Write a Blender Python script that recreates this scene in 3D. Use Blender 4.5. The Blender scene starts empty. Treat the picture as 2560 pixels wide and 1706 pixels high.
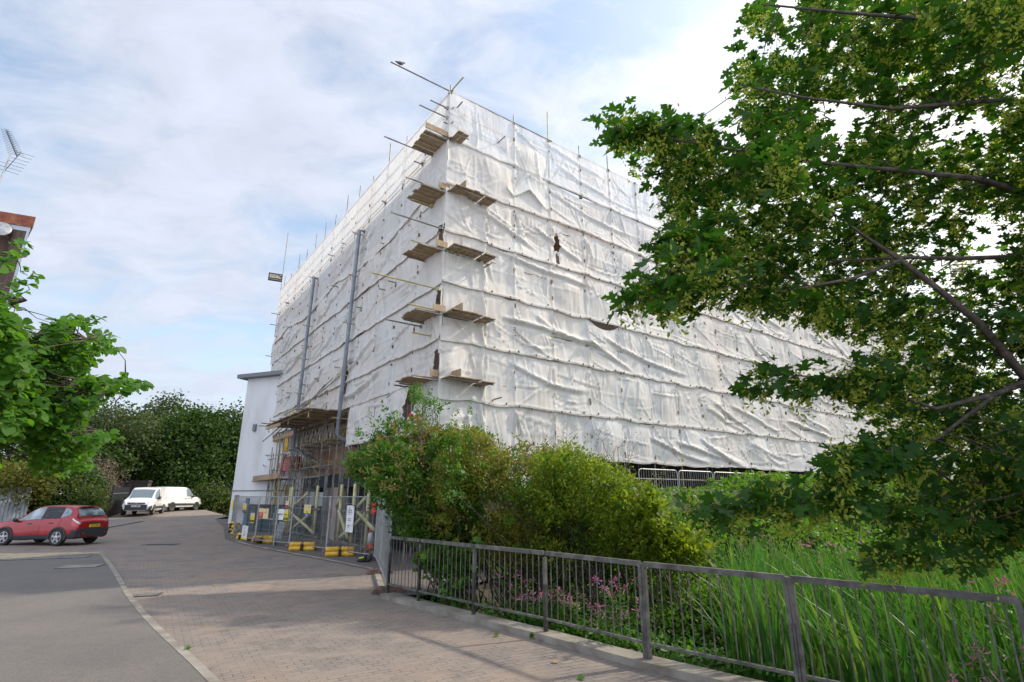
import bpy, math, random
import numpy as np
from mathutils import Vector, Matrix
random.seed(7); RNG=np.random.default_rng(7)
S=bpy.context.scene; COL=S.collection
rad=math.radians
# ---------------------------------------------------------------- camera, sky, sun, exposure
HC=2.0; FP=1330.0; PITCH=math.atan(388/FP); CP,SP=math.cos(PITCH),math.sin(PITCH)
cam=bpy.data.cameras.new('camera'); co=bpy.data.objects.new('camera',cam); COL.objects.link(co); S.camera=co
co.location=(0,0,HC); co.rotation_euler=(rad(90)+PITCH,0,0); cam.sensor_width=36; cam.lens=FP/2560*36; cam.clip_start=.05; cam.clip_end=2000
SUN_AZ=rad(68); SUN_EL=rad(39)
sd=Vector((math.sin(SUN_AZ)*math.cos(SUN_EL),math.cos(SUN_AZ)*math.cos(SUN_EL),math.sin(SUN_EL)))
W=bpy.data.worlds.new('World'); S.world=W; W.use_nodes=True; wn=W.node_tree; wn.nodes.clear()
def N(t,typ,**k):
    n=t.nodes.new(typ)
    for a,b in k.items(): setattr(n,a,b)
    return n
def LK(t,a,b): t.links.new(a,b)
def math_(t,op,a,b=None,clamp=False):
    n=N(t,'ShaderNodeMath',operation=op); n.use_clamp=clamp
    for i,x in enumerate((a,b)):
        if x is None: continue
        if isinstance(x,(int,float)): n.inputs[i].default_value=x
        else: LK(t,x,n.inputs[i])
    return n.outputs[0]
def mixc(t,f,a,b,bt='MIX'):
    n=N(t,'ShaderNodeMix',data_type='RGBA',blend_type=bt)
    for i,x in ((0,f),(6,a),(7,b)):
        if isinstance(x,(int,float)): n.inputs[i].default_value=x
        elif isinstance(x,tuple): n.inputs[i].default_value=(*x,1) if len(x)==3 else x
        else: LK(t,x,n.inputs[i])
    return n.outputs[2]
def ramp(t,f,stops):
    n=N(t,'ShaderNodeValToRGB'); e=n.color_ramp.elements
    while len(e)<len(stops): e.new(.5)
    for el,(p,c) in zip(e,stops): el.position=p; el.color=(*c,1)
    LK(t,f,n.inputs[0]); return n.outputs[0]
def noise(t,vec,scale,detail=3,rough=.5,dist=0):
    n=N(t,'ShaderNodeTexNoise'); n.inputs['Scale'].default_value=scale; n.inputs['Detail'].default_value=detail
    n.inputs['Roughness'].default_value=rough; n.inputs['Distortion'].default_value=dist
    if vec is not None: LK(t,vec,n.inputs['Vector'])
    return n.outputs[0]
sky=N(wn,'ShaderNodeTexSky',sky_type='NISHITA'); sky.sun_disc=False; sky.sun_elevation=SUN_EL; sky.sun_rotation=SUN_AZ; sky.air_density=1.2; sky.dust_density=1.5; sky.ozone_density=1.5
tc=N(wn,'ShaderNodeTexCoord'); sep=N(wn,'ShaderNodeSeparateXYZ'); LK(wn,tc.outputs['Generated'],sep.inputs[0])
zz=math_(wn,'ADD',math_(wn,'MAXIMUM',sep.outputs[2],0.0),.22)
cmb=N(wn,'ShaderNodeCombineXYZ'); LK(wn,math_(wn,'DIVIDE',sep.outputs[0],zz),cmb.inputs[0]); LK(wn,math_(wn,'DIVIDE',sep.outputs[1],zz),cmb.inputs[1])
mp=N(wn,'ShaderNodeMapping'); mp.inputs['Rotation'].default_value=(0,0,rad(28)); mp.inputs['Scale'].default_value=(1.0,1.5,1); mp.inputs['Location'].default_value=(3.1,1.7,0); LK(wn,cmb.outputs[0],mp.inputs[0])
n1=noise(wn,mp.outputs[0],1.7,9,.56,.35); n2=noise(wn,mp.outputs[0],4.5,6,.6,.5)
dens=math_(wn,'ADD',math_(wn,'MULTIPLY',n1,.72),math_(wn,'MULTIPLY',n2,.28))
mask=ramp(wn,dens,[(.40,(.25,)*3),(.475,(.72,)*3),(.55,(1,)*3)])
dt=N(wn,'ShaderNodeVectorMath',operation='DOT_PRODUCT'); LK(wn,tc.outputs['Generated'],dt.inputs[0]); dt.inputs[1].default_value=sd
glow=math_(wn,'POWER',math_(wn,'MAXIMUM',dt.outputs[1],0),4.0)
back=math_(wn,'MULTIPLY',math_(wn,'SUBTRACT',.45,sep.outputs[1],),1.0,True)  # unseen sky beside and behind the camera brightened to fill the sheeting faces
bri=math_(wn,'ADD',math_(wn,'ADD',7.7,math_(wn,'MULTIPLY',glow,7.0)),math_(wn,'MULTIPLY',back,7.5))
shade=math_(wn,'ADD',math_(wn,'MULTIPLY',ramp(wn,n2,[(.32,(0,)*3),(.68,(1,)*3)]),.16),.92)
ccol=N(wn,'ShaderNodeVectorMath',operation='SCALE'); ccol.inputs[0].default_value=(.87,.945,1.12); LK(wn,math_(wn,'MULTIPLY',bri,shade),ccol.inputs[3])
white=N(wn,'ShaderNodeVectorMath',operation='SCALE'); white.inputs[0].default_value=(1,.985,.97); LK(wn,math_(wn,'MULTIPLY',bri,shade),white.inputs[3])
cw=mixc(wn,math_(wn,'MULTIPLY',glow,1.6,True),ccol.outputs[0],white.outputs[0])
blue=N(wn,'ShaderNodeVectorMath',operation='MULTIPLY'); LK(wn,sky.outputs[0],blue.inputs[0]); blue.inputs[1].default_value=(2.5,2.5,2.35)
mask=math_(wn,'MAXIMUM',mask,math_(wn,'SUBTRACT',1.0,math_(wn,'MULTIPLY',sep.outputs[2],2.6),True))
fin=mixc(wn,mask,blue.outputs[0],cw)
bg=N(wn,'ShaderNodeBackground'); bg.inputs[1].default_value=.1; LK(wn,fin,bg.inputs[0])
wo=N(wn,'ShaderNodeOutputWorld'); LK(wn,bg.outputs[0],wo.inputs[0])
sl=bpy.data.lights.new('sun','SUN'); sl.energy=4.0; sl.angle=rad(2.5); sl.color=(1,.90,.76)
so=bpy.data.objects.new('sun',sl); COL.objects.link(so); so.rotation_euler=Vector(sd).to_track_quat('Z','Y').to_euler(); so.location=(20,10,30)
S.view_settings.view_transform='Standard'; S.view_settings.look='None'; S.view_settings.gamma=1; S.view_settings.use_curve_mapping=False
S.view_settings.exposure=.12
S.render.engine='CYCLES'; S.render.resolution_x=1024; S.render.resolution_y=682
S.cycles.max_bounces=8; S.cycles.transparent_max_bounces=12; S.cycles.diffuse_bounces=4; S.cycles.transmission_bounces=4
# ---------------------------------------------------------------- pixel (2560 wide photo) -> point helpers
def ray(u,v):
    x=(u-1280)/FP; up=-(v-853)/FP
    return np.array([x,CP-up*SP,SP+up*CP])
CAM=np.array([0,0,HC])
def onz(u,v,z=0.): r=ray(u,v); return CAM+r*((z-HC)/r[2])
def ony(u,v,y): r=ray(u,v); return CAM+r*(y/r[1])
def ond(u,v,d): r=ray(u,v); return CAM+r/np.linalg.norm(r)*d
aL=rad(36.37); aR=rad(53.63)
LV=np.array([-math.sin(aL),math.cos(aL),0]); RV=np.array([math.sin(aR),math.cos(aR),0]); ZV=np.array([0,0,1.])
CC=np.array([-2.21,15.85,0.])
def LP(t,o,z): return CC+LV*t-RV*o+ZV*z      # left face: along t, outward o
def RP(t,o,z): return CC+RV*t-LV*o+ZV*z      # right face
def plane(u,v,c,n):
    r=ray(u,v); return CAM+r*(np.dot(n,c-CAM)/np.dot(n,r))
def sstep(a,b,x):
    t=np.clip((x-a)/(b-a),0,1); return t*t*(3-2*t)
# ---------------------------------------------------------------- materials
def mat(name,base=(.5,.5,.5),rough=.6,metal=0,var=None,vscale=3,bump=0,bscale=40,spec=.5,stretch=(1,1,1),coat=0,trans=0,tcol=None,island=None,alpha=None,emit=None,leafn=0):
    m=bpy.data.materials.new(name); m.use_nodes=True; t=m.node_tree; p=t.nodes['Principled BSDF']; o=t.nodes['Material Output']
    p.inputs['Base Color'].default_value=(*base,1); p.inputs['Roughness'].default_value=rough; p.inputs['Metallic'].default_value=metal
    p.inputs['Specular IOR Level'].default_value=spec; p.inputs['Coat Weight'].default_value=coat
    c=None
    tcn=N(t,'ShaderNodeTexCoord'); mpn=N(t,'ShaderNodeMapping'); mpn.inputs['Scale'].default_value=stretch; LK(t,tcn.outputs['Object'],mpn.inputs[0])
    if var:
        f=noise(t,mpn.outputs[0],vscale,5,.6)
        c=ramp(t,f,[(.33,var[0]),(.5,base),(.67,var[1])]); 
    if island:
        g=N(t,'ShaderNodeNewGeometry'); k=len(island); fi=g.outputs['Random Per Island']
        if leafn: fi=math_(t,'ADD',math_(t,'MULTIPLY',fi,.55),math_(t,'MULTIPLY',math_(t,'SUBTRACT',noise(t,tcn.outputs['Object'],leafn,3,.6),.28),1.0),True)
        if name=='scaffold_board': fi=N(t,'ShaderNodeObjectInfo').outputs['Random']
        c2=ramp(t,fi,[(i/max(1,k-1),x) for i,x in enumerate(island)])
        c=c2 if c is None else mixc(t,.5,c,c2)
    if c is not None: LK(t,c,p.inputs['Base Color'])
    if bump:
        b=N(t,'ShaderNodeBump'); b.inputs['Strength'].default_value=bump; b.inputs['Distance'].default_value=.02; LK(t,noise(t,mpn.outputs[0],bscale,4,.6),b.inputs['Height']); LK(t,b.outputs[0],p.inputs['Normal'])
    if trans:
        tr=N(t,'ShaderNodeBsdfTranslucent'); mx=N(t,'ShaderNodeMixShader'); mx.inputs[0].default_value=trans
        if tcol: 
            if c is not None:
                LK(t,mixc(t,1.0,c,tcol,'MULTIPLY'),tr.inputs[0])
            else: tr.inputs[0].default_value=(*tcol,1)
        elif c is not None: LK(t,c,tr.inputs[0])
        else: tr.inputs[0].default_value=(*base,1)
        LK(t,p.outputs[0],mx.inputs[1]); LK(t,tr.outputs[0],mx.inputs[2]); LK(t,mx.outputs[0],o.inputs[0])
    if emit:
        p.inputs['Emission Color'].default_value=(*emit[0],1); p.inputs['Emission Strength'].default_value=emit[1]
    return m
def leafmat(name,cols,tmul=(2.2,2.6,1.0),trans=.4,rough=.5,spec=.35,ln=2.2,mul=1.0): cols=[tuple(min(1,v*mul) for v in c) for c in cols]; return mat(name,cols[0],rough,island=cols,trans=trans,tcol=tmul,spec=spec*.55,leafn=ln)
M={}
M['steel']=mat('galvanised_steel',(.30,.29,.27),.5,.5,var=((.16,.14,.12),(.42,.41,.39)),vscale=4)
M['pole']=mat('scaffold_pole',(.22,.20,.17),.55,.4,var=((.12,.10,.085),(.34,.32,.28)),vscale=3)
M['poley']=mat('yellow_painted_pole',(.42,.34,.12),.6,.1,var=((.25,.19,.08),(.5,.42,.18)),vscale=3)
M['foam']=mat('yellow_foam_sleeve',(.52,.49,.24),.8,var=((.40,.36,.17),(.6,.57,.33)),vscale=2)
M['rust']=mat('rusty_coupler',(.16,.09,.05),.8,var=((.1,.05,.03),(.25,.17,.1)),vscale=20)
M['board']=mat('scaffold_board',(.33,.24,.15),.85,var=((.20,.14,.09),(.45,.35,.24)),vscale=2.2,stretch=(3,3,3),bump=.3,bscale=30,island=[(.22,.145,.075),(.36,.25,.14),(.28,.19,.105),(.46,.34,.20)])
M['rail']=mat('railing_paint',(.10,.095,.085),.6,.05,var=((.055,.05,.045),(.16,.155,.14)),vscale=7,bump=.15,bscale=60)
M['fence']=mat('heras_steel',(.33,.34,.34),.5,.5,var=((.22,.22,.22),(.45,.46,.46)),vscale=5)
M['rubber']=mat('black_rubber',(.03,.028,.027),.85,bump=.2)
M['foot']=mat('fence_foot_rubber',(.17,.10,.08),.9,var=((.09,.06,.05),(.26,.18,.15)),vscale=8,bump=.3)
M['yplastic']=mat('yellow_plastic',(.62,.36,.02),.5,var=((.45,.25,.02),(.72,.46,.05)),vscale=5)
M['orange']=mat('orange_plastic',(.72,.13,.02),.5,var=((.55,.10,.02),(.8,.2,.04)),vscale=6)
M['white']=mat('white_plastic',(.70,.70,.69),.5,var=((.55,.54,.52),(.8,.8,.8)),vscale=6)
M['red']=mat('red_plastic',(.7,.03,.02),.4)
M['pvc']=mat('grey_pvc_pipe',(.20,.22,.25),.45,var=((.15,.17,.19),(.26,.28,.31)),vscale=2)
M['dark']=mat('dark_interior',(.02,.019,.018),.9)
M['blackmetal']=mat('black_metal',(.012,.013,.016),.6,.2,var=((.008,.008,.01),(.025,.026,.03)),vscale=2)
M['glass']=mat('tinted_glass',(.10,.14,.16),.08,.0,spec=.9,coat=.5)
M['glassl']=mat('pale_glass',(.16,.23,.26),.08,.0,spec=.9,coat=.5,var=((.06,.1,.12),(.34,.42,.47)),vscale=2.5)
M['redpaint']=mat('red_car_paint',(.33,.004,.010),.3,.0,coat=.45,var=((.30,.003,.008),(.42,.006,.012)),vscale=1.2)
M['whitepaint']=mat('white_van_paint',(.74,.74,.73),.35,coat=.6,var=((.64,.62,.58),(.8,.8,.8)),vscale=1.5)
M['trim']=mat('dark_bumper_plastic',(.035,.037,.042),.6)
M['alloy']=mat('alloy_rim',(.45,.45,.47),.35,.8)
M['lampred']=mat('tail_lamp_red',(.5,.01,.01),.15,coat=1)
M['lampclear']=mat('lamp_clear',(.6,.6,.62),.1,coat=1,spec=.9)
M['platey']=mat('yellow_plate',(.75,.50,.02),.5)
M['black']=mat('black_print',(.012,.012,.012),.6)
M['bluep']=mat('blue_print',(.02,.06,.20),.6)
M['redp']=mat('red_print',(.45,.03,.03),.6)
M['cream']=mat('cream_print',(.66,.52,.28),.6)
M['yel']=mat('yellow_print',(.75,.58,.03),.6)
M['render']=mat('white_render',(.63,.63,.62),.85,var=((.50,.51,.51),(.67,.68,.70)),vscale=.5,stretch=(1.6,1.6,.5),bump=.1,bscale=60)
M['roofgrey']=mat('grey_roof_edge',(.16,.17,.18),.6)
M['tan']=mat('tan_plywood',(.33,.20,.125),.8,var=((.27,.165,.10),(.39,.25,.16)),vscale=1.2,bump=.1)
M['pinkwall']=mat('pale_wall_panel',(.46,.36,.32),.85,var=((.38,.29,.25),(.52,.43,.39)),vscale=.8)
M['fascia']=mat('dark_blue_fascia',(.035,.042,.055),.6,var=((.02,.024,.03),(.05,.06,.075)),vscale=1.5)
M['concrete']=mat('concrete',(.24,.215,.18),.9,var=((.15,.13,.105),(.32,.29,.245)),vscale=2,bump=.3,bscale=50)
M['teal']=mat('dark_teal_paint',(.012,.065,.08),.5,var=((.01,.04,.05),(.02,.09,.11)),vscale=2)
M['blue']=mat('blue_paint',(.03,.17,.30),.5)
M['cladding']=mat('brown_timber_cladding',(.085,.05,.035),.8,var=((.05,.03,.022),(.13,.08,.055)),vscale=1.5,stretch=(6,6,.4))
M['coping']=mat('terracotta_coping',(.22,.065,.03),.8,var=((.14,.04,.022),(.32,.12,.05)),vscale=2.5)
M['bark']=mat('bark',(.08,.062,.05),.9,var=((.045,.035,.028),(.14,.115,.09)),vscale=14,bump=.5,bscale=60)
M['twig']=mat('dry_twig',(.17,.12,.085),.9,var=((.09,.06,.045),(.26,.2,.15)),vscale=10)
M['iron']=mat('cast_iron',(.05,.05,.05),.7,.3,var=((.03,.03,.03),(.09,.088,.085)),vscale=20,bump=.6,bscale=120)
M['patch']=mat('concrete_infill_cover',(.16,.155,.15),.9,var=((.12,.118,.115),(.21,.2,.19)),vscale=12,bump=.3)
M['mapleleaf']=leafmat('maple_leaf',[(.016,.045,.012),(.022,.065,.012),(.034,.092,.015),(.026,.072,.018),(.05,.115,.02)],(2.7,2.8,.9),.44,mul=1.0)
M['key']=leafmat('maple_keys',[(.13,.17,.025),(.20,.24,.04),(.27,.30,.07),(.16,.20,.035)],(2.0,2.0,.8),.55,mul=1.15)
M['limeleaf']=leafmat('lime_leaf',[(.03,.085,.012),(.045,.125,.014),(.06,.16,.018),(.055,.12,.025),(.10,.18,.025)],(2.4,2.1,.7),.42,mul=1.2)
M['elder']=leafmat('elder_leaf',[(.022,.06,.010),(.035,.09,.014),(.055,.12,.018),(.085,.165,.024),(.13,.15,.03)],(1.7,1.9,.8),.38,mul=1.2,ln=3)
M['olive']=leafmat('olive_leaf',[(.035,.06,.012),(.07,.09,.014),(.11,.125,.018),(.10,.07,.025),(.15,.16,.02),(.04,.08,.014),(.03,.06,.012)],(1.55,1.7,.85),.38,mul=1.65,ln=3.2)
M['yellowgreen']=leafmat('yellowgreen_leaf',[(.03,.07,.012),(.07,.12,.014),(.12,.16,.014),(.18,.20,.02),(.06,.10,.014),(.04,.08,.014),(.14,.11,.025)],(1.6,1.75,.85),.38,mul=1.4,ln=3.2)
M['hedge']=leafmat('hedge_leaf',[(.035,.06,.014),(.05,.085,.018),(.075,.11,.022),(.09,.10,.03)],(1.5,1.6,.8),.3)
M['hedgey']=leafmat('yellow_hedge_leaf',[(.06,.075,.014),(.10,.11,.018),(.14,.14,.022),(.05,.08,.02)],(1.4,1.5,.8),.3)
M['russet']=leafmat('russet_leaf',[(.10,.06,.025),(.13,.09,.03),(.09,.10,.02),(.16,.12,.04),(.13,.15,.02)],(1.6,1.5,.8),.35,mul=1.2,ln=3)
M['climber']=leafmat('climber_leaf',[(.05,.12,.012),(.08,.17,.014),(.12,.22,.02),(.04,.09,.012)],(1.8,2.0,.6),.35)
M['bramble']=leafmat('bramble_leaf',[(.03,.075,.012),(.045,.11,.014),(.07,.15,.018),(.10,.17,.022),(.14,.20,.03)],(1.8,2.0,.7),.35,mul=1.25,ln=1.6,spec=.2)
M['reed']=leafmat('reed_blade',[(.018,.06,.014),(.028,.09,.018),(.045,.11,.025),(.085,.14,.03),(.20,.19,.06)],(1.5,1.8,.75),.4,ln=1.6,spec=.6,rough=.4,mul=1.3)
M['weed']=leafmat('weed_leaf',[(.03,.085,.015),(.05,.13,.02),(.07,.17,.02),(.10,.20,.02)],(1.8,2.1,.6),.35)
M['pink']=leafmat('pink_petal',[(.55,.22,.35),(.62,.35,.42),(.5,.12,.3),(.65,.48,.48)],(1.2,1.1,1.1),.3)
M['dtree']=leafmat('dark_tree_leaf',[(.018,.045,.010),(.028,.065,.012),(.045,.088,.014),(.06,.105,.018)],(1.9,2.0,.7),.3)
M['gtree']=leafmat('grey_green_leaf',[(.035,.06,.022),(.05,.08,.028),(.075,.10,.035),(.06,.095,.02)],(1.6,1.8,.8),.3)
M['straw']=leafmat('dry_straw',[(.22,.15,.07),(.30,.22,.11),(.17,.09,.045),(.26,.2,.12)],(1.2,1.2,1),.2)
M['brush']=leafmat('dry_brush',[(.12,.085,.06),(.18,.13,.10),(.23,.18,.14),(.09,.06,.045)],(1,1,1),.1)
M['litter']=leafmat('leaf_litter',[(.32,.2,.08),(.4,.3,.16),(.2,.1,.05),(.5,.42,.25)],(1,1,1),.1)
# sheeting
def sheetmat(name,see,tint=(1,1,1)):
    m=bpy.data.materials.new(name); m.use_nodes=True; t=m.node_tree; p=t.nodes['Principled BSDF']; o=t.nodes['Material Output']
    tcn=N(t,'ShaderNodeTexCoord'); 
    f1=noise(t,tcn.outputs['Object'],.35,5,.6); f2=noise(t,tcn.outputs['Object'],1.6,5,.65)
    c=ramp(t,f1,[(.33,(.74,.745,.74)),(.50,(.77,.75,.71)),(.68,(.74,.685,.635))])
    c=mixc(t,1.0,c,ramp(t,f2,[(.28,(.80,.785,.76)),(.45,(1,1,1)),(.72,(.95,.91,.88))]),'MULTIPLY')
    ms=N(t,'ShaderNodeMapping'); ms.inputs['Scale'].default_value=(5,5,.35); LK(t,tcn.outputs['Object'],ms.inputs[0])
    c=mixc(t,1.0,c,ramp(t,noise(t,ms.outputs[0],1.6,5,.7),[(.30,(.84,.825,.80)),(.46,(1,1,1)),(.8,(1.02,1.02,1.02))]),'MULTIPLY')
    c=mixc(t,1.0,c,ramp(t,N(t,'ShaderNodeObjectInfo').outputs['Random'],[(0,(.95,.945,.93)),(.5,(1,1,1)),(1,(.97,.98,1.0))]),'MULTIPLY'); c=mixc(t,1.0,c,tint,'MULTIPLY')
    LK(t,c,p.inputs['Base Color']); p.inputs['Roughness'].default_value=.62; p.inputs['Specular IOR Level'].default_value=.2
    mpn=N(t,'ShaderNodeMapping'); mpn.inputs['Scale'].default_value=(1,1,.35); LK(t,tcn.outputs['Object'],mpn.inputs[0])
    b=N(t,'ShaderNodeBump'); b.inputs['Strength'].default_value=.3; b.inputs['Distance'].default_value=.02; LK(t,noise(t,mpn.outputs[0],9,6,.7,.3),b.inputs['Height']); LK(t,b.outputs[0],p.inputs['Normal'])
    tr=N(t,'ShaderNodeBsdfTranslucent'); LK(t,c,tr.inputs[0]); mx=N(t,'ShaderNodeMixShader'); mx.inputs[0].default_value=.3+see*.4
    LK(t,p.outputs[0],mx.inputs[1]); LK(t,tr.outputs[0],mx.inputs[2])
    ts=N(t,'ShaderNodeBsdfTransparent'); m2=N(t,'ShaderNodeMixShader'); m2.inputs[0].default_value=see
    LK(t,mx.outputs[0],m2.inputs[1]); LK(t,ts.outputs[0],m2.inputs[2]); LK(t,m2.outputs[0],o.inputs[0]); return m
M['hem']=mat('sheet_hem',(.68,.63,.56),.8,var=((.50,.43,.36),(.75,.71,.65)),vscale=5)
M['sheet']=sheetmat('debris_sheeting',.0,(1.04,1.03,1.01)); M['sheet_top']=sheetmat('thin_debris_sheeting',.15,(1.02,1.03,1.04)); M['sheet_mid']=sheetmat('semi_debris_sheeting',.05,(1.04,1.04,1.03))
def pavemat(name,c1,c2,mort,rot,bw,rh,dark=.5,mort_size=.006):
    m=bpy.data.materials.new(name); m.use_nodes=True; t=m.node_tree; p=t.nodes['Principled BSDF']
    tcn=N(t,'ShaderNodeTexCoord'); mpn=N(t,'ShaderNodeMapping'); mpn.inputs['Rotation'].default_value=(0,0,rot); LK(t,tcn.outputs['Object'],mpn.inputs[0])
    br=N(t,'ShaderNodeTexBrick'); LK(t,mpn.outputs[0],br.inputs['Vector']); br.inputs['Scale'].default_value=1; br.inputs['Brick Width'].default_value=bw; br.inputs['Row Height'].default_value=rh
    br.inputs['Mortar Size'].default_value=mort_size; br.inputs['Mortar Smooth'].default_value=.35; br.inputs['Bias'].default_value=0
    br.inputs['Color1'].default_value=(*c1,1); br.inputs['Color2'].default_value=(*c2,1)
    nm=noise(t,tcn.outputs['Object'],2.2,4,.7); 
    LK(t,mixc(t,ramp(t,nm,[(.42,(1,)*3),(.58,(0,)*3)]),mixc(t,.5,c1,c2),mort),br.inputs['Mortar'])
    big=noise(t,tcn.outputs['Object'],.55,5,.6); fine=noise(t,tcn.outputs['Object'],60,3,.7)
    col=mixc(t,1.0,br.outputs[0],ramp(t,big,[(.3,(.78,.82,.88)),(.5,(1,1,1)),(.7,(1.12,1.0,.92))]),'MULTIPLY')
    st=noise(t,tcn.outputs['Object'],1.1,6,.7,1.2); col=mixc(t,1.0,col,ramp(t,st,[(.30,(.70,.70,.71)),(.44,(1,1,1)),(.75,(1.06,1.04,1.0))]),'MULTIPLY')
    col=mixc(t,1.0,col,ramp(t,fine,[(.25,(.75,)*3),(.5,(1,)*3),(.8,(1.2,)*3)]),'MULTIPLY')
    LK(t,col,p.inputs['Base Color']); p.inputs['Roughness'].default_value=.85
    b=N(t,'ShaderNodeBump'); b.inputs['Strength'].default_value=.5; b.inputs['Distance'].default_value=.006
    LK(t,math_(t,'SUBTRACT',math_(t,'MULTIPLY',fine,.5),br.outputs[1]),b.inputs['Height']); LK(t,b.outputs[0],p.inputs['Normal']); return m
M['paving']=pavemat('block_paving',(.238,.194,.160),(.198,.167,.145),(.075,.062,.053),rad(-33),.2,.1)
M['tactile']=pavemat('buff_blocks',(.46,.38,.25),(.40,.33,.22),(.14,.11,.08),rad(20),.4,.4,mort_size=.03)
M['brickwall']=pavemat('dark_brick',(.075,.06,.055),(.055,.045,.045),(.03,.028,.027),0,.225,.075)
def asph(name,base):
    m=bpy.data.materials.new(name); m.use_nodes=True; t=m.node_tree; p=t.nodes['Principled BSDF']; tcn=N(t,'ShaderNodeTexCoord')
    fine=noise(t,tcn.outputs['Object'],90,3,.8); big=noise(t,tcn.outputs['Object'],.7,5,.6,.5)
    mid=noise(t,tcn.outputs['Object'],22,4,.75); c=mixc(t,1.0,mixc(t,1.0,ramp(t,fine,[(.25,tuple(x*.5 for x in base)),(.5,base),(.75,tuple(x*1.6 for x in base))]),ramp(t,mid,[(.3,(.84,)*3),(.5,(1,)*3),(.72,(1.14,)*3)]),'MULTIPLY'),ramp(t,big,[(.3,(.82,.83,.86)),(.55,(1,1,1)),(.75,(1.16,1.12,1.08))]),'MULTIPLY')
    LK(t,c,p.inputs['Base Color']); p.inputs['Roughness'].default_value=.9
    b=N(t,'ShaderNodeBump'); b.inputs['Strength'].default_value=.6; b.inputs['Distance'].default_value=.004; LK(t,fine,b.inputs['Height']); LK(t,b.outputs[0],p.inputs['Normal']); return m
M['asphalt']=asph('asphalt',(.135,.122,.11)); M['yard']=asph('yard_asphalt',(.12,.105,.095))
M['soil']=mat('soil',(.07,.055,.035),.95,var=((.04,.032,.02),(.06,.085,.03)),vscale=2,bump=.6,bscale=20)
# ---------------------------------------------------------------- object helpers
def tag(o,label=None,cat=None,group=None,kind=None):
    if label: o['label']=label
    if cat: o['category']=cat
    if group: o['group']=group
    if kind: o['kind']=kind
    return o
def empty(name,loc,label,cat,group=None,rz=0):
    o=bpy.data.objects.new(name,None); COL.objects.link(o); o.location=loc; o.rotation_euler=(0,0,rz); o.empty_display_size=.2
    return tag(o,label,cat,group)
def mesh(name,V,F,m,parent=None,smooth=False,world=True):
    V=np.asarray(V,dtype=np.float32).reshape(-1,3)
    if parent is not None and world and len(V):
        l=parent.location; 
        p=parent.parent
        off=np.array(l)
        while p is not None: off=off+np.array(p.location); p=p.parent
        V=V-off.astype(np.float32)
    me=bpy.data.meshes.new(name)
    if isinstance(F,np.ndarray):
        k=F.shape[1]; n=len(F); me.vertices.add(len(V)); me.vertices.foreach_set('co',V.ravel())
        me.loops.add(n*k); me.loops.foreach_set('vertex_index',F.astype(np.int32).ravel())
        me.polygons.add(n); me.polygons.foreach_set('loop_start',np.arange(0,n*k,k,dtype=np.int32)); me.update(calc_edges=True)
    else: me.from_pydata(V.tolist(),[],F); me.update()
    if smooth: me.polygons.foreach_set('use_smooth',np.ones(len(me.polygons),dtype=bool))
    me.materials.append(m); o=bpy.data.objects.new(name,me); COL.objects.link(o)
    if parent is not None: o.parent=parent
    return o
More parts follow.
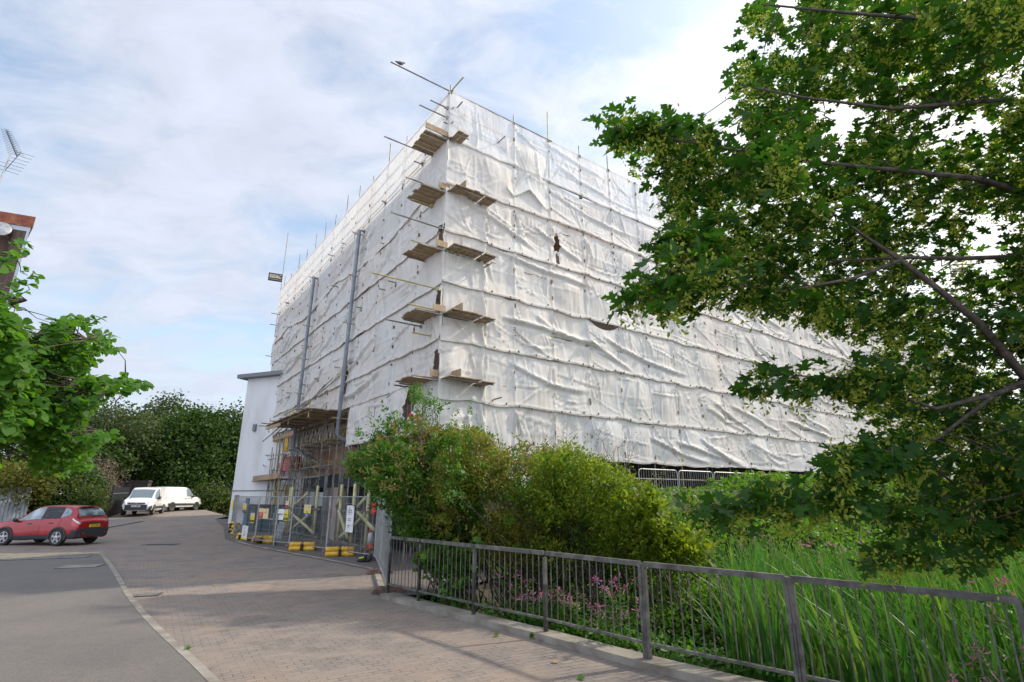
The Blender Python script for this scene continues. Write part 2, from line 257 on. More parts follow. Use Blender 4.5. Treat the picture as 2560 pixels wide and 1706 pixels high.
class MB:
    def __init__(s): s.v=[]; s.f=[]
    def add(s,v,f):
        b=len(s.v); s.v+=[tuple(map(float,x)) for x in v]; s.f+=[[i+b for i in q] for q in f]; return s
    def box(s,c,size,X=(1,0,0),Y=(0,1,0),Z=(0,0,1)):
        c=np.array(c,float); X,Y,Z=[np.array(a,float)*d/2 for a,d in zip((X,Y,Z),size)]
        v=[c+a*X+b*Y+d*Z for a in(-1,1) for b in(-1,1) for d in(-1,1)]
        return s.add(v,[[0,1,3,2],[4,6,7,5],[0,4,5,1],[2,3,7,6],[0,2,6,4],[1,5,7,3]])
    def beam(s,p,q,w,h,up=(0,0,1)):
        p=np.array(p,float);q=np.array(q,float);d=q-p;L=np.linalg.norm(d);d=d/L;up=np.array(up,float);y=np.cross(up,d);y/=np.linalg.norm(y);z=np.cross(d,y)
        return s.box((p+q)/2,(L,w,h),d,y,z)
    def tube(s,p,q,r,n=7,r2=None):
        return s.ptube([p,q],[r,r if r2 is None else r2],n)
    def ptube(s,P,R,n=6):
        P=[np.array(p,float) for p in P]; m=len(P)
        if not hasattr(R,'__len__'): R=[R]*m
        v=[];f=[]; ref=None
        for i in range(m):
            d=P[min(i+1,m-1)]-P[max(i-1,0)]; d=d/(np.linalg.norm(d)+1e-9)
            if ref is None: a=np.array([0,0,1.]) if abs(d[2])<.9 else np.array([1.,0,0])
            else: a=ref
            x=a-d*np.dot(a,d); x/=np.linalg.norm(x)+1e-9; ref=x; y=np.cross(d,x)
            for k in range(n):
                t=2*math.pi*k/n; v.append(P[i]+R[i]*(math.cos(t)*x+math.sin(t)*y))
        for i in range(m-1):
            for k in range(n):
                k2=(k+1)%n; f.append([i*n+k,i*n+k2,(i+1)*n+k2,(i+1)*n+k])
        f.append(list(range(n))[::-1]); f.append([(m-1)*n+k for k in range(n)]); return s.add(v,f)
    def lathe(s,c,prof,n=16,axis=(0,0,1)):
        a=np.array(axis,float); a/=np.linalg.norm(a); x=np.cross(a,(0,0,1) if abs(a[2])<.9 else (1,0,0)); x/=np.linalg.norm(x); y=np.cross(a,x); c=np.array(c,float)
        v=[];f=[]
        for r,z in prof:
            for k in range(n): t=2*math.pi*k/n; v.append(c+a*z+r*(math.cos(t)*x+math.sin(t)*y))
        for i in range(len(prof)-1):
            for k in range(n): k2=(k+1)%n; f.append([i*n+k,i*n+k2,(i+1)*n+k2,(i+1)*n+k])
        f.append(list(range(n))[::-1]); f.append([(len(prof)-1)*n+k for k in range(n)]); return s.add(v,f)
    def prism(s,pts,h):   # pts in 3d (flat), extruded by vector h
        n=len(pts); h=np.array(h,float); p=[np.array(x,float) for x in pts]
        return s.add(p+[x+h for x in p],[list(range(n))[::-1],[n+i for i in range(n)]]+[[i,(i+1)%n,n+(i+1)%n,n+i] for i in range(n)])
    def build(s,name,m,parent=None,smooth=False,world=True): return mesh(name,s.v,s.f,m,parent,smooth,world)
def copy_tree(o,parent=None):
    c=o.copy(); COL.objects.link(c)
    if parent is not None: c.parent=parent
    for ch in list(o.children): copy_tree(ch,c)
    return c
def text(name,s,size,loc,X,U,m,parent,bold=0,world=True,align='CENTER'):
    cu=bpy.data.curves.new(name,'FONT'); cu.body=s; cu.size=size; cu.align_x=align; cu.align_y='CENTER'; cu.offset=bold; cu.resolution_u=2
    to=bpy.data.objects.new('tmp',cu); COL.objects.link(to); me=bpy.data.meshes.new_from_object(to); bpy.data.objects.remove(to)
    X=Vector(X).normalized(); U=Vector(U).normalized(); Z=X.cross(U)
    V=[Vector(loc)+X*v.co.x+U*v.co.y+Z*v.co.z for v in me.vertices]; F=[list(p.vertices) for p in me.polygons]
    return mesh(name,[tuple(v) for v in V],F,m,parent,False,world)
# leaves ------------------------------------------------------------
def unit(a): return a/(np.linalg.norm(a,axis=-1,keepdims=True)+1e-9)
MAPLE=np.array([(0,0),(-.06,.10),(-.14,.17),(-.05,.24),(-.04,.40),(.08,.33),(.14,.22),(.27,.36),(.36,.55),(.42,.40),(.55,.42),(.50,.25),(.46,.13),(.66,.17),(.72,.27),(.84,.12),(1.0,0)])
_m=MAPLE.copy(); _m2=MAPLE[1:-1][::-1].copy(); _m2[:,1]*=-1; MAPLE=np.vstack([_m,_m2])
LIME=np.array([(0,0),(-.04,.18),(.08,.38),(.35,.47),(.68,.36),(1,0),(.68,-.36),(.35,-.47),(.08,-.38),(-.04,-.18)])
OVAL=np.array([(0,0),(.3,.22),(.7,.2),(1,0),(.7,-.2),(.3,-.22)])
QUAD=np.array([(0,-.3),(.55,-.42),(1,0),(.5,.42)])
LANC=np.array([(0,0),(.4,.11),(1,0),(.4,-.11)])
def leaves(name,P,D,Nn,Sz,T,m,parent=None,cup=.15,world=True):
    D=unit(D); Bn=unit(np.cross(Nn,D)); Nn=np.cross(D,Bn); n=len(P); k=len(T)
    a=T[:,0][None,:,None]; b=T[:,1][None,:,None]; S_=np.asarray(Sz).reshape(-1,1,1)
    c=(cup*(np.abs(T[:,1])**1.0)-.25*cup*T[:,0]**2)[None,:,None]
    V=P[:,None,:]+S_*(a*D[:,None,:]+b*Bn[:,None,:]+c*Nn[:,None,:])
    F=(np.arange(n)[:,None]*k+np.arange(k)[None,:])
    return mesh(name,V.reshape(-1,3),F,m,parent,False,world)
def rdir(n,zb=0,zs=1): 
    d=RNG.normal(size=(n,3)); d[:,2]=d[:,2]*zs+zb; return unit(d)
def inpoly(x,y,poly):
    poly=np.array(poly); r=np.zeros(len(x),bool); j=len(poly)-1
    for i in range(len(poly)):
        xi,yi=poly[i]; xj,yj=poly[j]
        c=((yi>y)!=(yj>y))&(x<(xj-xi)*(y-yi)/(yj-yi+1e-12)+xi); r^=c; j=i
    return r
_G=RNG.random((64,64,64))
def vnoise(p,s):
    q=p*s+100.; i=np.floor(q).astype(int); f=q-i; f=f*f*(3-2*f); i%=64; j=(i+1)%64
    if p.shape[-1]==2:
        g=_G[:,:,0]; a=g[i[...,0],i[...,1]];b=g[j[...,0],i[...,1]];c=g[i[...,0],j[...,1]];d=g[j[...,0],j[...,1]]
        return (a*(1-f[...,0])+b*f[...,0])*(1-f[...,1])+(c*(1-f[...,0])+d*f[...,0])*f[...,1]
    r=0
    for dx in(0,1):
        for dy in(0,1):
            for dz in(0,1):
                ix=(j if dx else i)[...,0]; iy=(j if dy else i)[...,1]; iz=(j if dz else i)[...,2]
                w=(f[...,0] if dx else 1-f[...,0])*(f[...,1] if dy else 1-f[...,1])*(f[...,2] if dz else 1-f[...,2]); r=r+w*_G[ix,iy,iz]
    return r
DS=2560/2353.   # display px -> photo px
def D2(pts): return [(x*DS,y*DS) for x,y in pts]
# ================================================================ GROUND
RAILP=np.array([(-2.57,12.01),(-1.79,11.14),(-.65,9.92),(.50,8.73),(1.67,7.37),(2.93,6.13),(4.25,4.86),(5.55,3.58),(6.85,2.3)])
XR_Y=np.array([-8,2.3,4.86,7.37,8.73,9.92,11.14,12.01,13.0,16.27,18.85,21.05,23.86,27.06,31.96,36,75]); XR_X=np.array([17.5,6.75,4.15,1.57,.40,-.75,-1.89,-2.67,-2.98,-3.92,-6.25,-8.38,-11.0,-13.61,-16.3,-19,-19])
def xr(y): return np.interp(y,XR_Y,XR_X)
def gz(x,y):
    x=np.asarray(x,float); y=np.asarray(y,float)
    r=.8*sstep(25,41,y)+.02*np.clip(y-41,0,60)
    dR=(x+2.57)*.71+(y-12.01)*.70; tR=(x-CC[0])*RV[0]+(y-CC[1])*RV[1]; dF=-((x-CC[0])*LV[0]+(y-CC[1])*LV[1])
    low=-.6*sstep(.2,1.3,dR)*sstep(2.2,4,dF); up=2.3*sstep(7.5,1.5,dF)*sstep(1,4,tR)*sstep(.3,1.2,dR)
    return r*(tR<-.5)+low+up*(dF>-1.0)
def gridmesh(name,xs,ys,zf,m,kind='structure'):
    X,Y=np.meshgrid(xs,ys) if np.ndim(xs)==1 else (xs,ys)
    V=np.stack([X,Y,zf(X,Y)],-1); r,c=X.shape; I=np.arange(r*c).reshape(r,c)
    F=np.stack([I[:-1,:-1],I[:-1,1:],I[1:,1:],I[1:,:-1]],-1).reshape(-1,4)
    o=mesh(name,V.reshape(-1,3),F,m,None,True); tag(o,kind=kind); return o
xs=np.concatenate([np.linspace(-400,-60,8)[:-1],np.arange(-60,60,.8),np.linspace(60,400,8)]); ys=np.concatenate([np.arange(-12,75,.8),np.linspace(76,700,10)])
gridmesh('ground',xs,ys,lambda x,y: gz(x,y)-.03-.12*((x<xr(y)+.2)&(y<60)&(x>-38)),M['soil'])
yy=np.arange(-8,64,.5); U=np.linspace(0,1,70)
Xr=xr(yy)[:,None]; Xl=np.full_like(Xr,-36.); X=Xl+(Xr-Xl)*U[None,:]; Y=np.repeat(yy[:,None],70,1)
o=gridmesh('road',X,Y,lambda x,y:gz(np.minimum(x,-3.5),y)*(x<-3.4)+0*x,M['paving'])
yy=np.arange(12.2,36.1,.4); Xr=xr(yy)[:,None]; Xe=np.interp(yy,[12,14.5,16,20,37],[-1.6,-.4,2,4,4])[:,None]; X=Xr-.1+(np.linspace(0,1,30)[None,:])*(Xe-Xr); Y=np.repeat(yy[:,None],30,1)
gridmesh('yard',X,Y,lambda x,y:.012+.8*sstep(25,41,y)+0*x,M['yard'])
def ribbon(name,P,w0,w1,z0,z1,m,kind='structure',parent=None):
    P=np.array(P,float); d=np.gradient(P,axis=0); d=d/np.linalg.norm(d,axis=1,keepdims=True); n=np.stack([d[:,1],-d[:,0]],1)
    A=P+n*w0; B=P+n*w1; k=len(P); v=[];f=[]
    for i in range(k): v+=[(*A[i],z0),(*A[i],z1),(*B[i],z1),(*B[i],z0)]
    for i in range(k-1):
        for j in range(4): a=i*4+j; b=i*4+(j+1)%4; f.append([a,b,b+4,a+4])
    f+=[[0,1,2,3],[(k-1)*4+j for j in (3,2,1,0)]]
    o=mesh(name,v,f,m,parent); 
    if kind: tag(o,kind=kind)
    return o
def smoothline(P,step=.25):
    P=np.array(P,float); s=np.r_[0,np.cumsum(np.linalg.norm(np.diff(P,axis=0),axis=1))]; q=np.arange(0,s[-1],step); q=np.r_[q,s[-1]]
    R=np.stack([np.interp(q,s,P[:,0]),np.interp(q,s,P[:,1])],1)
    for _ in range(6): R[1:-1]=(R[:-2]+2*R[1:-1]+R[2:])/4
    return R
# left footway: asphalt with a flush kerb round its corner
FW=[(-26,16.2),(-19,17.9),(-16.6,18.6),(-15.7,19.9),(-15.2,20.6),(-14.7,20.6)]+[tuple(onz(u,v,0.)[:2]) for u,v in ((257,1385),(272,1404),(290,1427),(327,1490),(374,1546),(421,1593),(486,1649),(545,1706))]+[(-1.5,4.7),(.6,2.2),(3,-1),(6,-5)]
FW=[(-40,12.6)]+FW
fl=smoothline(FW,.3)
poly=[(x,y,.03) for x,y in fl]+[(-40,-8,.03)]
o=MB().prism(poly[::-1],(0,0,-.1)).build('footway',M['asphalt']); tag(o,kind='structure')
ribbon('kerb',fl[int(np.argmax(fl[:,0]>-15.0)):],0,.11,-.05,.036,M['concrete'])
ta=[(-36,14.6),(-24.5,18.9),(-20.2,20.3),(-17.2,20.9),(-15.2,21.3),(-15.4,20.7),(-16,19.9),(-16.9,18.9),(-19.2,18.1),(-26,16.4),(-36,13.7)]
o=MB().prism([(x,y,.006) for x,y in ta][::-1],(0,0,-.05)).build('tactile_paving',M['tactile']); tag(o,kind='structure')
ribbon('kerb',smoothline(RAILP),-.14,.17,-.3,.085,M['concrete'])
ribbon('kerb',smoothline([(-2.95,12.9),(-3.92,16.27),(-6.25,18.85),(-8.38,21.05),(-11.0,23.86),(-13.2,26.6)]),0,.13,-.05,.022,M['concrete'])
# far pavement strip beyond the red car
gridmesh('pavement',np.stack([np.linspace(-36,-22.6,20)]*8),np.linspace(29.4,33.4,8)[:,None]+np.zeros((8,20))+np.linspace(-1.5,1.2,20)[None,:],lambda x,y:gz(-20,y)+.04,asph('pale_asphalt',(.17,.165,.16)))
# ================================================================ BUILDING behind the scaffold
def AB(a,b,z): return CC+RV*a+LV*b+ZV*z
bld=empty('apartment_building',tuple(AB(1.5,1.5,0)),'pale apartment building hidden behind the scaffold sheeting, tan and dark blue band over its entrance','building')
def abox(mb,a0,a1,b0,b1,z0,z1): return mb.box(AB((a0+a1)/2,(b0+b1)/2,(z0+z1)/2),(a1-a0,b1-b0,z1-z0),RV,LV)
abox(MB(),1.5,58,1.5,25,4.3,14.2).build('wall',M['pinkwall'],bld)
abox(MB(),1.3,58.2,1.3,25.2,14.2,14.35).build('roof',M['roofgrey'],bld)
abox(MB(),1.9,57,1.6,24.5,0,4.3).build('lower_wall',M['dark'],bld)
for b0,b1 in ((5.0,8.6),(8.62,11.5),(11.52,14.6),(14.62,17.9),(17.92,24.9)): abox(MB(),1.47,1.9,b0,b1,3.06,4.3).build('wall_panel',M['tan'],bld)
abox(MB(),1.44,1.9,2.0,24.9,2.42,3.05).build('fascia',M['fascia'],bld)
abox(MB(),1.40,1.95,12.3,12.95,0,2.41).build('column',M['pinkwall'],bld)
abox(MB(),1.46,1.95,13.2,14.4,0,2.41).build('column',M['concrete'],bld)
abox(MB(),1.62,1.95,14.42,17.5,0,2.2).build('entrance_wall',M['render'],bld)
abox(MB(),1.40,1.95,18.2,19.0,0,2.41).build('column',M['pinkwall'],bld); abox(MB(),1.40,1.95,22.2,23.0,0,2.41).build('column',M['pinkwall'],bld)
g=MB()
for k in range(26): abox(g,1.62,1.64,4.2+k*.3,4.22+k*.3,0,2.3)
for k in range(9): abox(g,1.62,1.64,4.2,11.8,.25*k+.1,.25*k+.115)
g.build('garage_grille',M['blackmetal'],bld)
for k in range(8): abox(MB(),1.47,1.5,9.2+k*1.9,10.2+k*1.9,6.3,7.9).build('window',M['glass'],bld)
text('lettering','STREET',.22,AB(1.43,17.2,2.75),-LV,ZV,M['white'],bld)
# wing
q0=ony(580,1290,33.5); wd=np.array([math.sin(rad(-68.9)),math.cos(rad(-68.9)),0]); wnrm=np.array([wd[1],-wd[0],0.]); 
w0=np.array([-16.9,33.4,0]); wing=empty('wing_building',tuple(w0),'plain white rendered block end with a thin grey flat roof, left of the wrapped scaffold','building')
wb=-wd; inn=np.array([-wb[1],wb[0],0])
if inn[1]<0: inn=-inn
MB().box(w0+wb*3.5+inn*4+ZV*4.6,(7,8,9.2),wb,inn).build('wall',M['render'],wing)
MB().box(w0+wb*3.33+inn*3.85+ZV*9.32,(7.6,8.6,.24),wb,inn).build('roof',M['roofgrey'],wing)
MB().box(w0+wb*3.5-inn*.02+ZV*2.32,(7.1,.05,.05),wb,inn).build('trim',M['roofgrey'],wing)
MB().box(w0+wb*1.15-inn*.05+ZV*6.05,(.22,.12,.42),wb,inn).build('wall_light',M['roofgrey'],wing)
# podium under the right face
o=MB().prism([RP(2.2,1.25,-.5),RP(57,1.25,-.5),RP(57,-1.9,-.5),RP(2.2,-1.9,-.5)],(0,0,2.35)).build('podium_wall',M['concrete']); tag(o,'low concrete podium wall under the long right scaffold face','podium wall')
# ================================================================ SCAFFOLD
sc=empty('scaffold',tuple(CC),'tube scaffold wrapped round the building corner with timber board platforms jutting from the corner','scaffold')
LIFT=[1.6,3.45,5.43,7.53,9.74,11.88,13.95]
def coup(mb,p,d=(1,0,0)): mb.box(p,(.13,.13,.11))
RNGp=random.Random(3)
ts=[0.0]+[2.82+1.74*k for k in range(31)]
tops={0:16.25,1:16.35,2:17.32,3:16.44,4:16.7,5:15.95,6:16.3,7:16.9}
for i,t in enumerate(ts):
    z=tops.get(i,15.95+RNGp.choice([.1,.4,.8,1.1])); m=MB(); zb=0 if t<2 else 1.85
    m.tube(RP(t,0,zb),RP(t,0,z),.0245); 
    for zl in LIFT: 
        if zl>zb: coup(m,RP(t,0,zl))
    if t<34: m.box(RP(t,0,zb+.01),(.15,.15,.012))
    coup(m,RP(t,0,15.9)); m.build('standard',M['poley'] if i in(2,6) else M['pole'],sc)
for i in range(15):
    t=2.82+1.74*i; MB().tube(RP(t+.3,-1.1,1.85),RP(t+.3,-1.1,4.6),.0245).build('standard',M['pole'],sc)
for i in range(1,14):
    t=1.75*i+.05; z=15.95+RNGp.choice([-.05,.3,.7,1.0]); m=MB(); m.tube(LP(t,0,0 if t<9 or t>14 else 5),LP(t,0,z),.0245)
    for zl in LIFT[2:]: coup(m,LP(t,0,zl))
    m.build('standard',M['pole'],sc)
for i in range(1,14):
    t=1.75*i+.05
    if not 9<t<14.5: MB().tube(LP(t,-1.1,0),LP(t,-1.1,5.6),.0245).build('standard',M['pole'],sc)
for zl in [2.6,3.25]+LIFT[2:]+[15.9]:
    MB().tube(RP(-.25 if zl<15 else 4.6,.0,zl+.05),RP(57,.0,zl+.05),.0242).build('ledger',M['pole'],sc)
    if zl>4: MB().tube(LP(-.2,0,zl-.02),LP(23.4,0,zl-.02),.0242).build('ledger',M['pole'],sc)
for zl in (14.6,15.2): 
    MB().tube(RP(-.2,-.04,zl),RP(57,-.04,zl),.024).build('guard_rail',M['pole'],sc); MB().tube(LP(-.2,-.04,zl-.02),LP(23.4,-.04,zl-.02),.024).build('guard_rail',M['pole'],sc)
MB().tube(LP(.0,2.3,15.96),RP(4.75,0.03,15.96),.025).build('top_pole',M['pole'],sc)
MB().tube(RP(.03,.85,15.99),LP(1.2,0,15.99),.025).build('top_pole',M['poley'],sc)
for t,o1,z,yel in ((1.6,1.72,14.28,0),(.12,1.45,11.95,0),(.28,1.8,10.62,0),(.2,2.28,8.4,1),(.5,.75,6.89,1),(.05,1.15,7.62,1),(1.3,1.3,7.42,0),(.05,.75,15.25,0),(.05,1.15,14.85,0),(.3,1.05,9.88,1),(1.25,.9,5.33,0),(1.0,.8,11.8,1)):
    m=MB(); m.tube(LP(t,o1,z),LP(t,-.6,z),.0245); coup(m,LP(t,.03,z)); m.build('putlog_tube',M['poley'] if yel else M['pole'],sc)
for t,z in ((2.1,14.75),(.25,15.35),(2.0,5.0),(1.55,9.5)): MB().tube(RP(t,.45,z),RP(t,-.5,z),.0245).build('putlog_tube',M['pole'],sc)
for k in range(26):
    i=RNGp.random()*20+1; z=RNGp.choice(LIFT[2:])+RNGp.uniform(.0,.1); MB().tube(LP(i,.22+RNGp.random()*.2,z),LP(i,-.4,z),.0245).build('transom',M['pole'],sc)
for z in (5.1,7.2,8.9,11.0,13.2,14.0): MB().tube(LP(23.3,.5,z),LP(23.3,-.5,z),.024).build('transom',M['pole'],sc); 
for z in LIFT[1:]:
    MB().box(RP(28.7,-.65,z-.06),(56.5,1.0,.045),RV,LV).build('deck',M['board'],sc); MB().box(LP(11.7,-.65,z-.06),(23,1.0,.045),LV,RV).build('deck',M['board'],sc) if z>5 else None
for li,z in enumerate(LIFT[2:]):
    pf=MB(); pf.tube(LP(-.02,.9,z-.06),LP(-.02,-.3,z-.06),.0245); pf.tube(LP(1.1,.8,z-.06),LP(1.1,-.3,z-.06),.0245)
    nR=7 if li<4 else 2
    pf.tube(RP(.05,.02,z-.07),RP(.23*nR+.1,.02,z-.07),.0245); pf.tube(RP(.05,.5,z-.07),RP(.23*nR+.05,.5,z-.07),.0245)
    pf=pf.build('corner_platform',M['pole'],sc)
    def bd(c,sz,X,Y,n='board'): 
        mb=MB().box(c,sz,X,Y); o=mesh(n,np.array(mb.v)-np.array(sc.location),mb.f,M['board'],None); o.parent=pf; return o
    for k in range(5):
        L=1.05+RNGp.uniform(-.1,.1); bd(LP(.12+k*.236,.88-L/2+RNGp.uniform(-.04,.06),z+RNGp.uniform(0,.012)),(L,.205,.03),-RV,LV)
    for k in range(nR):
        L=.85+RNGp.uniform(-.07,.07)-(.15 if k>4 else 0); bd(RP(.14+k*.228+(.03 if k>4 else 0),.62-L/2+RNGp.uniform(-.03,.04),z+.0-(.03 if k>4 else 0)),(.205,L,.03),RV,-LV)
    tl=1.0 if li==4 else .42; bd(LP(-.05,tl*.5-.08,z+.14),(tl,.035,.21),-RV,LV,'toe_board')
    if li in (0,1,3): bd(RP(.35,.28,z+.13),(.04,.75,.22),(RV-.5*LV)/np.linalg.norm(RV-.5*LV),-LV,'toe_board')
# wooden brace boards left face
# ---------------------------------------------------------------- sheeting
def tgrid(t0,t1):
    a=[];t=t0
    while t<t1: a.append(t); t+= .045 if t<12 else (.075 if t<28 else .14)
    a.append(t1); return np.array(a)
def sheetfn(T,Z,z0,z1,rg,bay=1.74,off=2.82,amp=1.0):
    h=np.zeros_like(T); nb=int(60/bay)+3; w=np.clip((Z-z0)/(z1-z0),0,1)
    ub=(T-off)/bay; ib=np.floor(ub).astype(int); u=ub-ib; A=rg.uniform(-.05,.13,nb+4)*amp; h+=A[np.clip(ib+2,0,nb+3)]*np.sin(np.pi*u)**.9*(.25+.75*np.sin(np.pi*w))
    h+=.055*np.exp(-np.minimum(u,1-u)*bay/.03)
    Q=rg.random(nb+4); ph=rg.uniform(.09,.17); h+=.016*np.sin(6.283*(T+.06*np.sin(Z*2+ib))/ph)*np.clip((Q[np.clip(ib+2,0,nb+3)]-.55)*3,0,1)*np.sin(np.pi*u)*w**1.5*(1-w**8)
    tm,tM=T.min(),T.max()
    for b in range(int((tm-off)/bay)-1,int((tM-off)/bay)+2):
        ta=off+b*bay; far=ta>28; ta2=ta+bay
        for k in range(rg.integers(3,6) if far else rg.integers(6,11)):
            kind=rg.random(); a=rg.uniform(.02,.10)*amp; wd=rg.uniform(.012,.042)*(2.2 if far else 1)
            if kind<.45:   # fold hanging from a tie at the top of the strip
                sx=rg.choice([ta,ta2,ta+bay*rg.random()]); ex=sx+rg.uniform(-.7,.7); zs,ze=z1,z1-(z1-z0)*rg.uniform(.5,1.0); sag=rg.uniform(-.15,.15)
            elif kind<.7:  # fold rising from the bottom seam
                sx=rg.choice([ta,ta2]); ex=sx+rg.uniform(-1.3,1.3); zs,ze=z0,z0+(z1-z0)*rg.uniform(.4,1.); sag=rg.uniform(-.2,.2)
            else: kind=1; sx=ta+rg.uniform(-.3,.2); ex=ta2+rg.uniform(-.2,.9); zs=z0+(z1-z0)*rg.uniform(.05,.95); ze=zs+rg.uniform(-.9,.3); sag=-rg.uniform(.05,.4)
            lo,hi=min(sx,ex)-.5,max(sx,ex)+.5; j0,j1=np.searchsorted(T[0],[lo,hi])
            if j1-j0<2: continue
            t_=T[:,j0:j1]; z_=Z[:,j0:j1]
            if kind==1:
                q=(t_-sx)/(ex-sx+1e-6); c=zs+(ze-zs)*q+sag*4*q*(1-q)*.6; d=z_-c
            else:
                q=(z_-zs)/(ze-zs+1e-6); c=sx+(ex-sx)*q+sag*4*q*(1-q); d=(t_-c)*(1/np.sqrt(1+((ex-sx)/(ze-zs+1e-6))**2))
            qq=np.clip(q,0,1); env=np.clip(np.minimum(qq/.06,(1-qq)/.5),0,1)*(q>0)*(q<1)
            ww=wd*(.5+.9*qq); sk=rg.choice([-1,1])
            h[:,j0:j1]+=a*env*(np.exp(-np.abs(d)/ww)-.55*np.exp(-((d-sk*ww*1.8)/(ww*1.3))**2))
    for k in range(int((tM-tm)/5)):
        sx=rg.uniform(tm,tM); ex=sx+rg.uniform(1.8,5.5); zs=z1-rg.uniform(0,.5)*(z1-z0); ze=zs-rg.uniform(.3,1.5); q=(T-sx)/(ex-sx); c=zs+(ze-zs)*q-.25*4*q*(1-q)*rg.uniform(-.3,1.3); e=np.clip(np.minimum(q/.1,(1-q)/.2),0,1)*(q>0)*(q<1); d=Z-c; h+=rg.uniform(.06,.14)*amp*e*(np.exp(-np.abs(d)/.07)-.5*np.exp(-((d+.14)/.09)**2))
    P=np.stack([T*1.0,Z*1.0],-1)
    h+=.05*amp*(vnoise(P*np.array([3.2,.9]),1.)-.5)+.022*amp*(vnoise(P*np.array([9.,2.5])+7,1.)-.5)+.03*amp*(vnoise(P*np.array([1.3,1.9])+31,1.)-.5)
    return h
def make_sheet(face,t0,t1,z0,z1,seed,par,m,holes=(),topsag=(),amp=1.0,lap=.05,off=2.82,zdrop=None,name='sheet'):
    rg=np.random.default_rng(seed); t=tgrid(t0,t1); nz=max(8,int((z1-z0)/.05)); w=np.linspace(0,1,nz)
    wob=.08*(vnoise(np.stack([t*.9,t*0+seed],-1),1.)-.5)+.03*(vnoise(np.stack([t*3.,t*0+seed+5],-1),1.)-.5)
    zb=z0+wob-.04*np.abs(np.sin(np.pi*(t-off)/1.74)); 
    if zdrop is not None: zb=zb+zdrop(t)
    zt=z1+.06+0*t
    for a,b,s in topsag: 
        q=np.clip((t-a)/(b-a),0,1); zt=zt-s*4*q*(1-q)
    T=np.repeat(t[None,:],nz,0); Z=zb[None,:]+(zt-zb)[None,:]*w[:,None]
    H=sheetfn(T,Z,z0,z1,rg,amp=amp,off=off)
    near=np.clip((Z-zb[None,:])/.5,0,1); top=np.clip((zt[None,:]-Z)/.3,0,1)
    H=H*(.35+.65*top)*(.4+.6*near)+lap*(1-near)*1.0+.03
    H+=.022*np.exp(-((Z-zb[None,:]-.045)/.03)**2)+.014*np.exp(-((Z-zb[None,:]-.13)/.02)**2)*(vnoise(np.stack([T*6,Z*0+seed],-1),1.)>.4)
    zm=(z0+z1)/2; H+=.03*np.exp(-np.abs(Z-zm-.02*np.sin(T*1.3))/.02)*(.4+.6*(vnoise(np.stack([T*.8,Z*0+seed],-1),1.)>.4))
    if face=='R' and t0<1 and amp<1.2: H+=(.10*np.exp(-((T-1.5-.05*np.sin(Z*5))/.05)**2)+.05*np.exp(-((T-1.62-.03*np.sin(Z*7+1))/.02)**2))*(Z<12.3)
    fn=RP if face=='R' else LP; n=-LV if face=='R' else -RV; d=RV if face=='R' else LV
    V=CC+d*T[...,None]+n*H[...,None]+ZV*Z[...,None]
    r,c=T.shape; I=np.arange(r*c).reshape(r,c); keep=np.ones((r-1,c-1),bool)
    for a,b,z_a,z_b in holes: 
        tc_,zc_=T[:-1,:-1],Z[:-1,:-1]; zmid=(z_a+z_b)/2; hw=(b-a)/2*(1-np.clip((zc_-zmid)/(z_b-z_a)*1.6,-.0,1)**2); keep&=~((np.abs(tc_-(a+b)/2)<hw)&(zc_>z_a)&(zc_<z_b))
    F=np.stack([I[:-1,:-1],I[:-1,1:],I[1:,1:],I[1:,:-1]],-1)[keep].reshape(-1,4)
    if face=='L': F=F[:,::-1]
    o=mesh(name,V.reshape(-1,3),F,m,par,True)
    if name=='sheet':
        kk=2; V2=(V+n*.012)[:kk]; I2=np.arange(kk*c).reshape(kk,c); F2=np.stack([I2[:-1,:-1],I2[:-1,1:],I2[1:,1:],I2[1:,:-1]],-1)[keep[:kk-1]].reshape(-1,4)
        mesh('hem',V2.reshape(-1,3),F2[:,::-1] if face=='L' else F2,M['hem'],par,True)
    return (t,zb)
shR=empty('scaffold_sheeting',tuple(RP(3,0,1.85)),'long right-hand face of white debris sheeting, creased and tied in rows above the brambles','sheeting')
shL=empty('scaffold_sheeting',tuple(LP(3,0,0)),'left-hand face of white debris sheeting with two grey drainpipes running down it','sheeting')
SZ=[3.25,4.84,6.68,8.6,10.42,12.2,13.98,15.9]
sags={1:[(8.6,10.1,.16),(5.5,6.4,.08)],2:[(3.5,5.2,.12)],3:[(6.3,8.2,.34),(2.2,3.0,.12)],4:[(1.9,2.7,.16),(2.9,3.7,.1)],6:[(4.8,7.4,.22),(8.2,13.2,.1),(14,22,.1)],5:[]}
ties=[]
for i in range(7):
    z0,z1=SZ[i],SZ[i+1]; m=M['sheet'] if i<5 else (M['sheet_mid'] if i==5 else M['sheet_top'])
    hol=[(4.72,4.98,11.05,11.8),(4.75,4.95,10.5,10.95)] if i==4 else []
    t,zb=make_sheet('R',-.07,57,z0,z1,100+i,shR,m,holes=hol,topsag=sags.get(i+1,[]) if i<6 else [],amp=.9 if i<5 else .7,lap=.06 if i else .02,zdrop=(lambda t:-1.0*(1-sstep(3.6,6.2,t))*1.0) if i==0 else ((lambda t:.12*np.sin(t*.28)) if i==5 else None))
SL=[5.55,6.68,8.56,10.45,12.2,13.98,15.9]
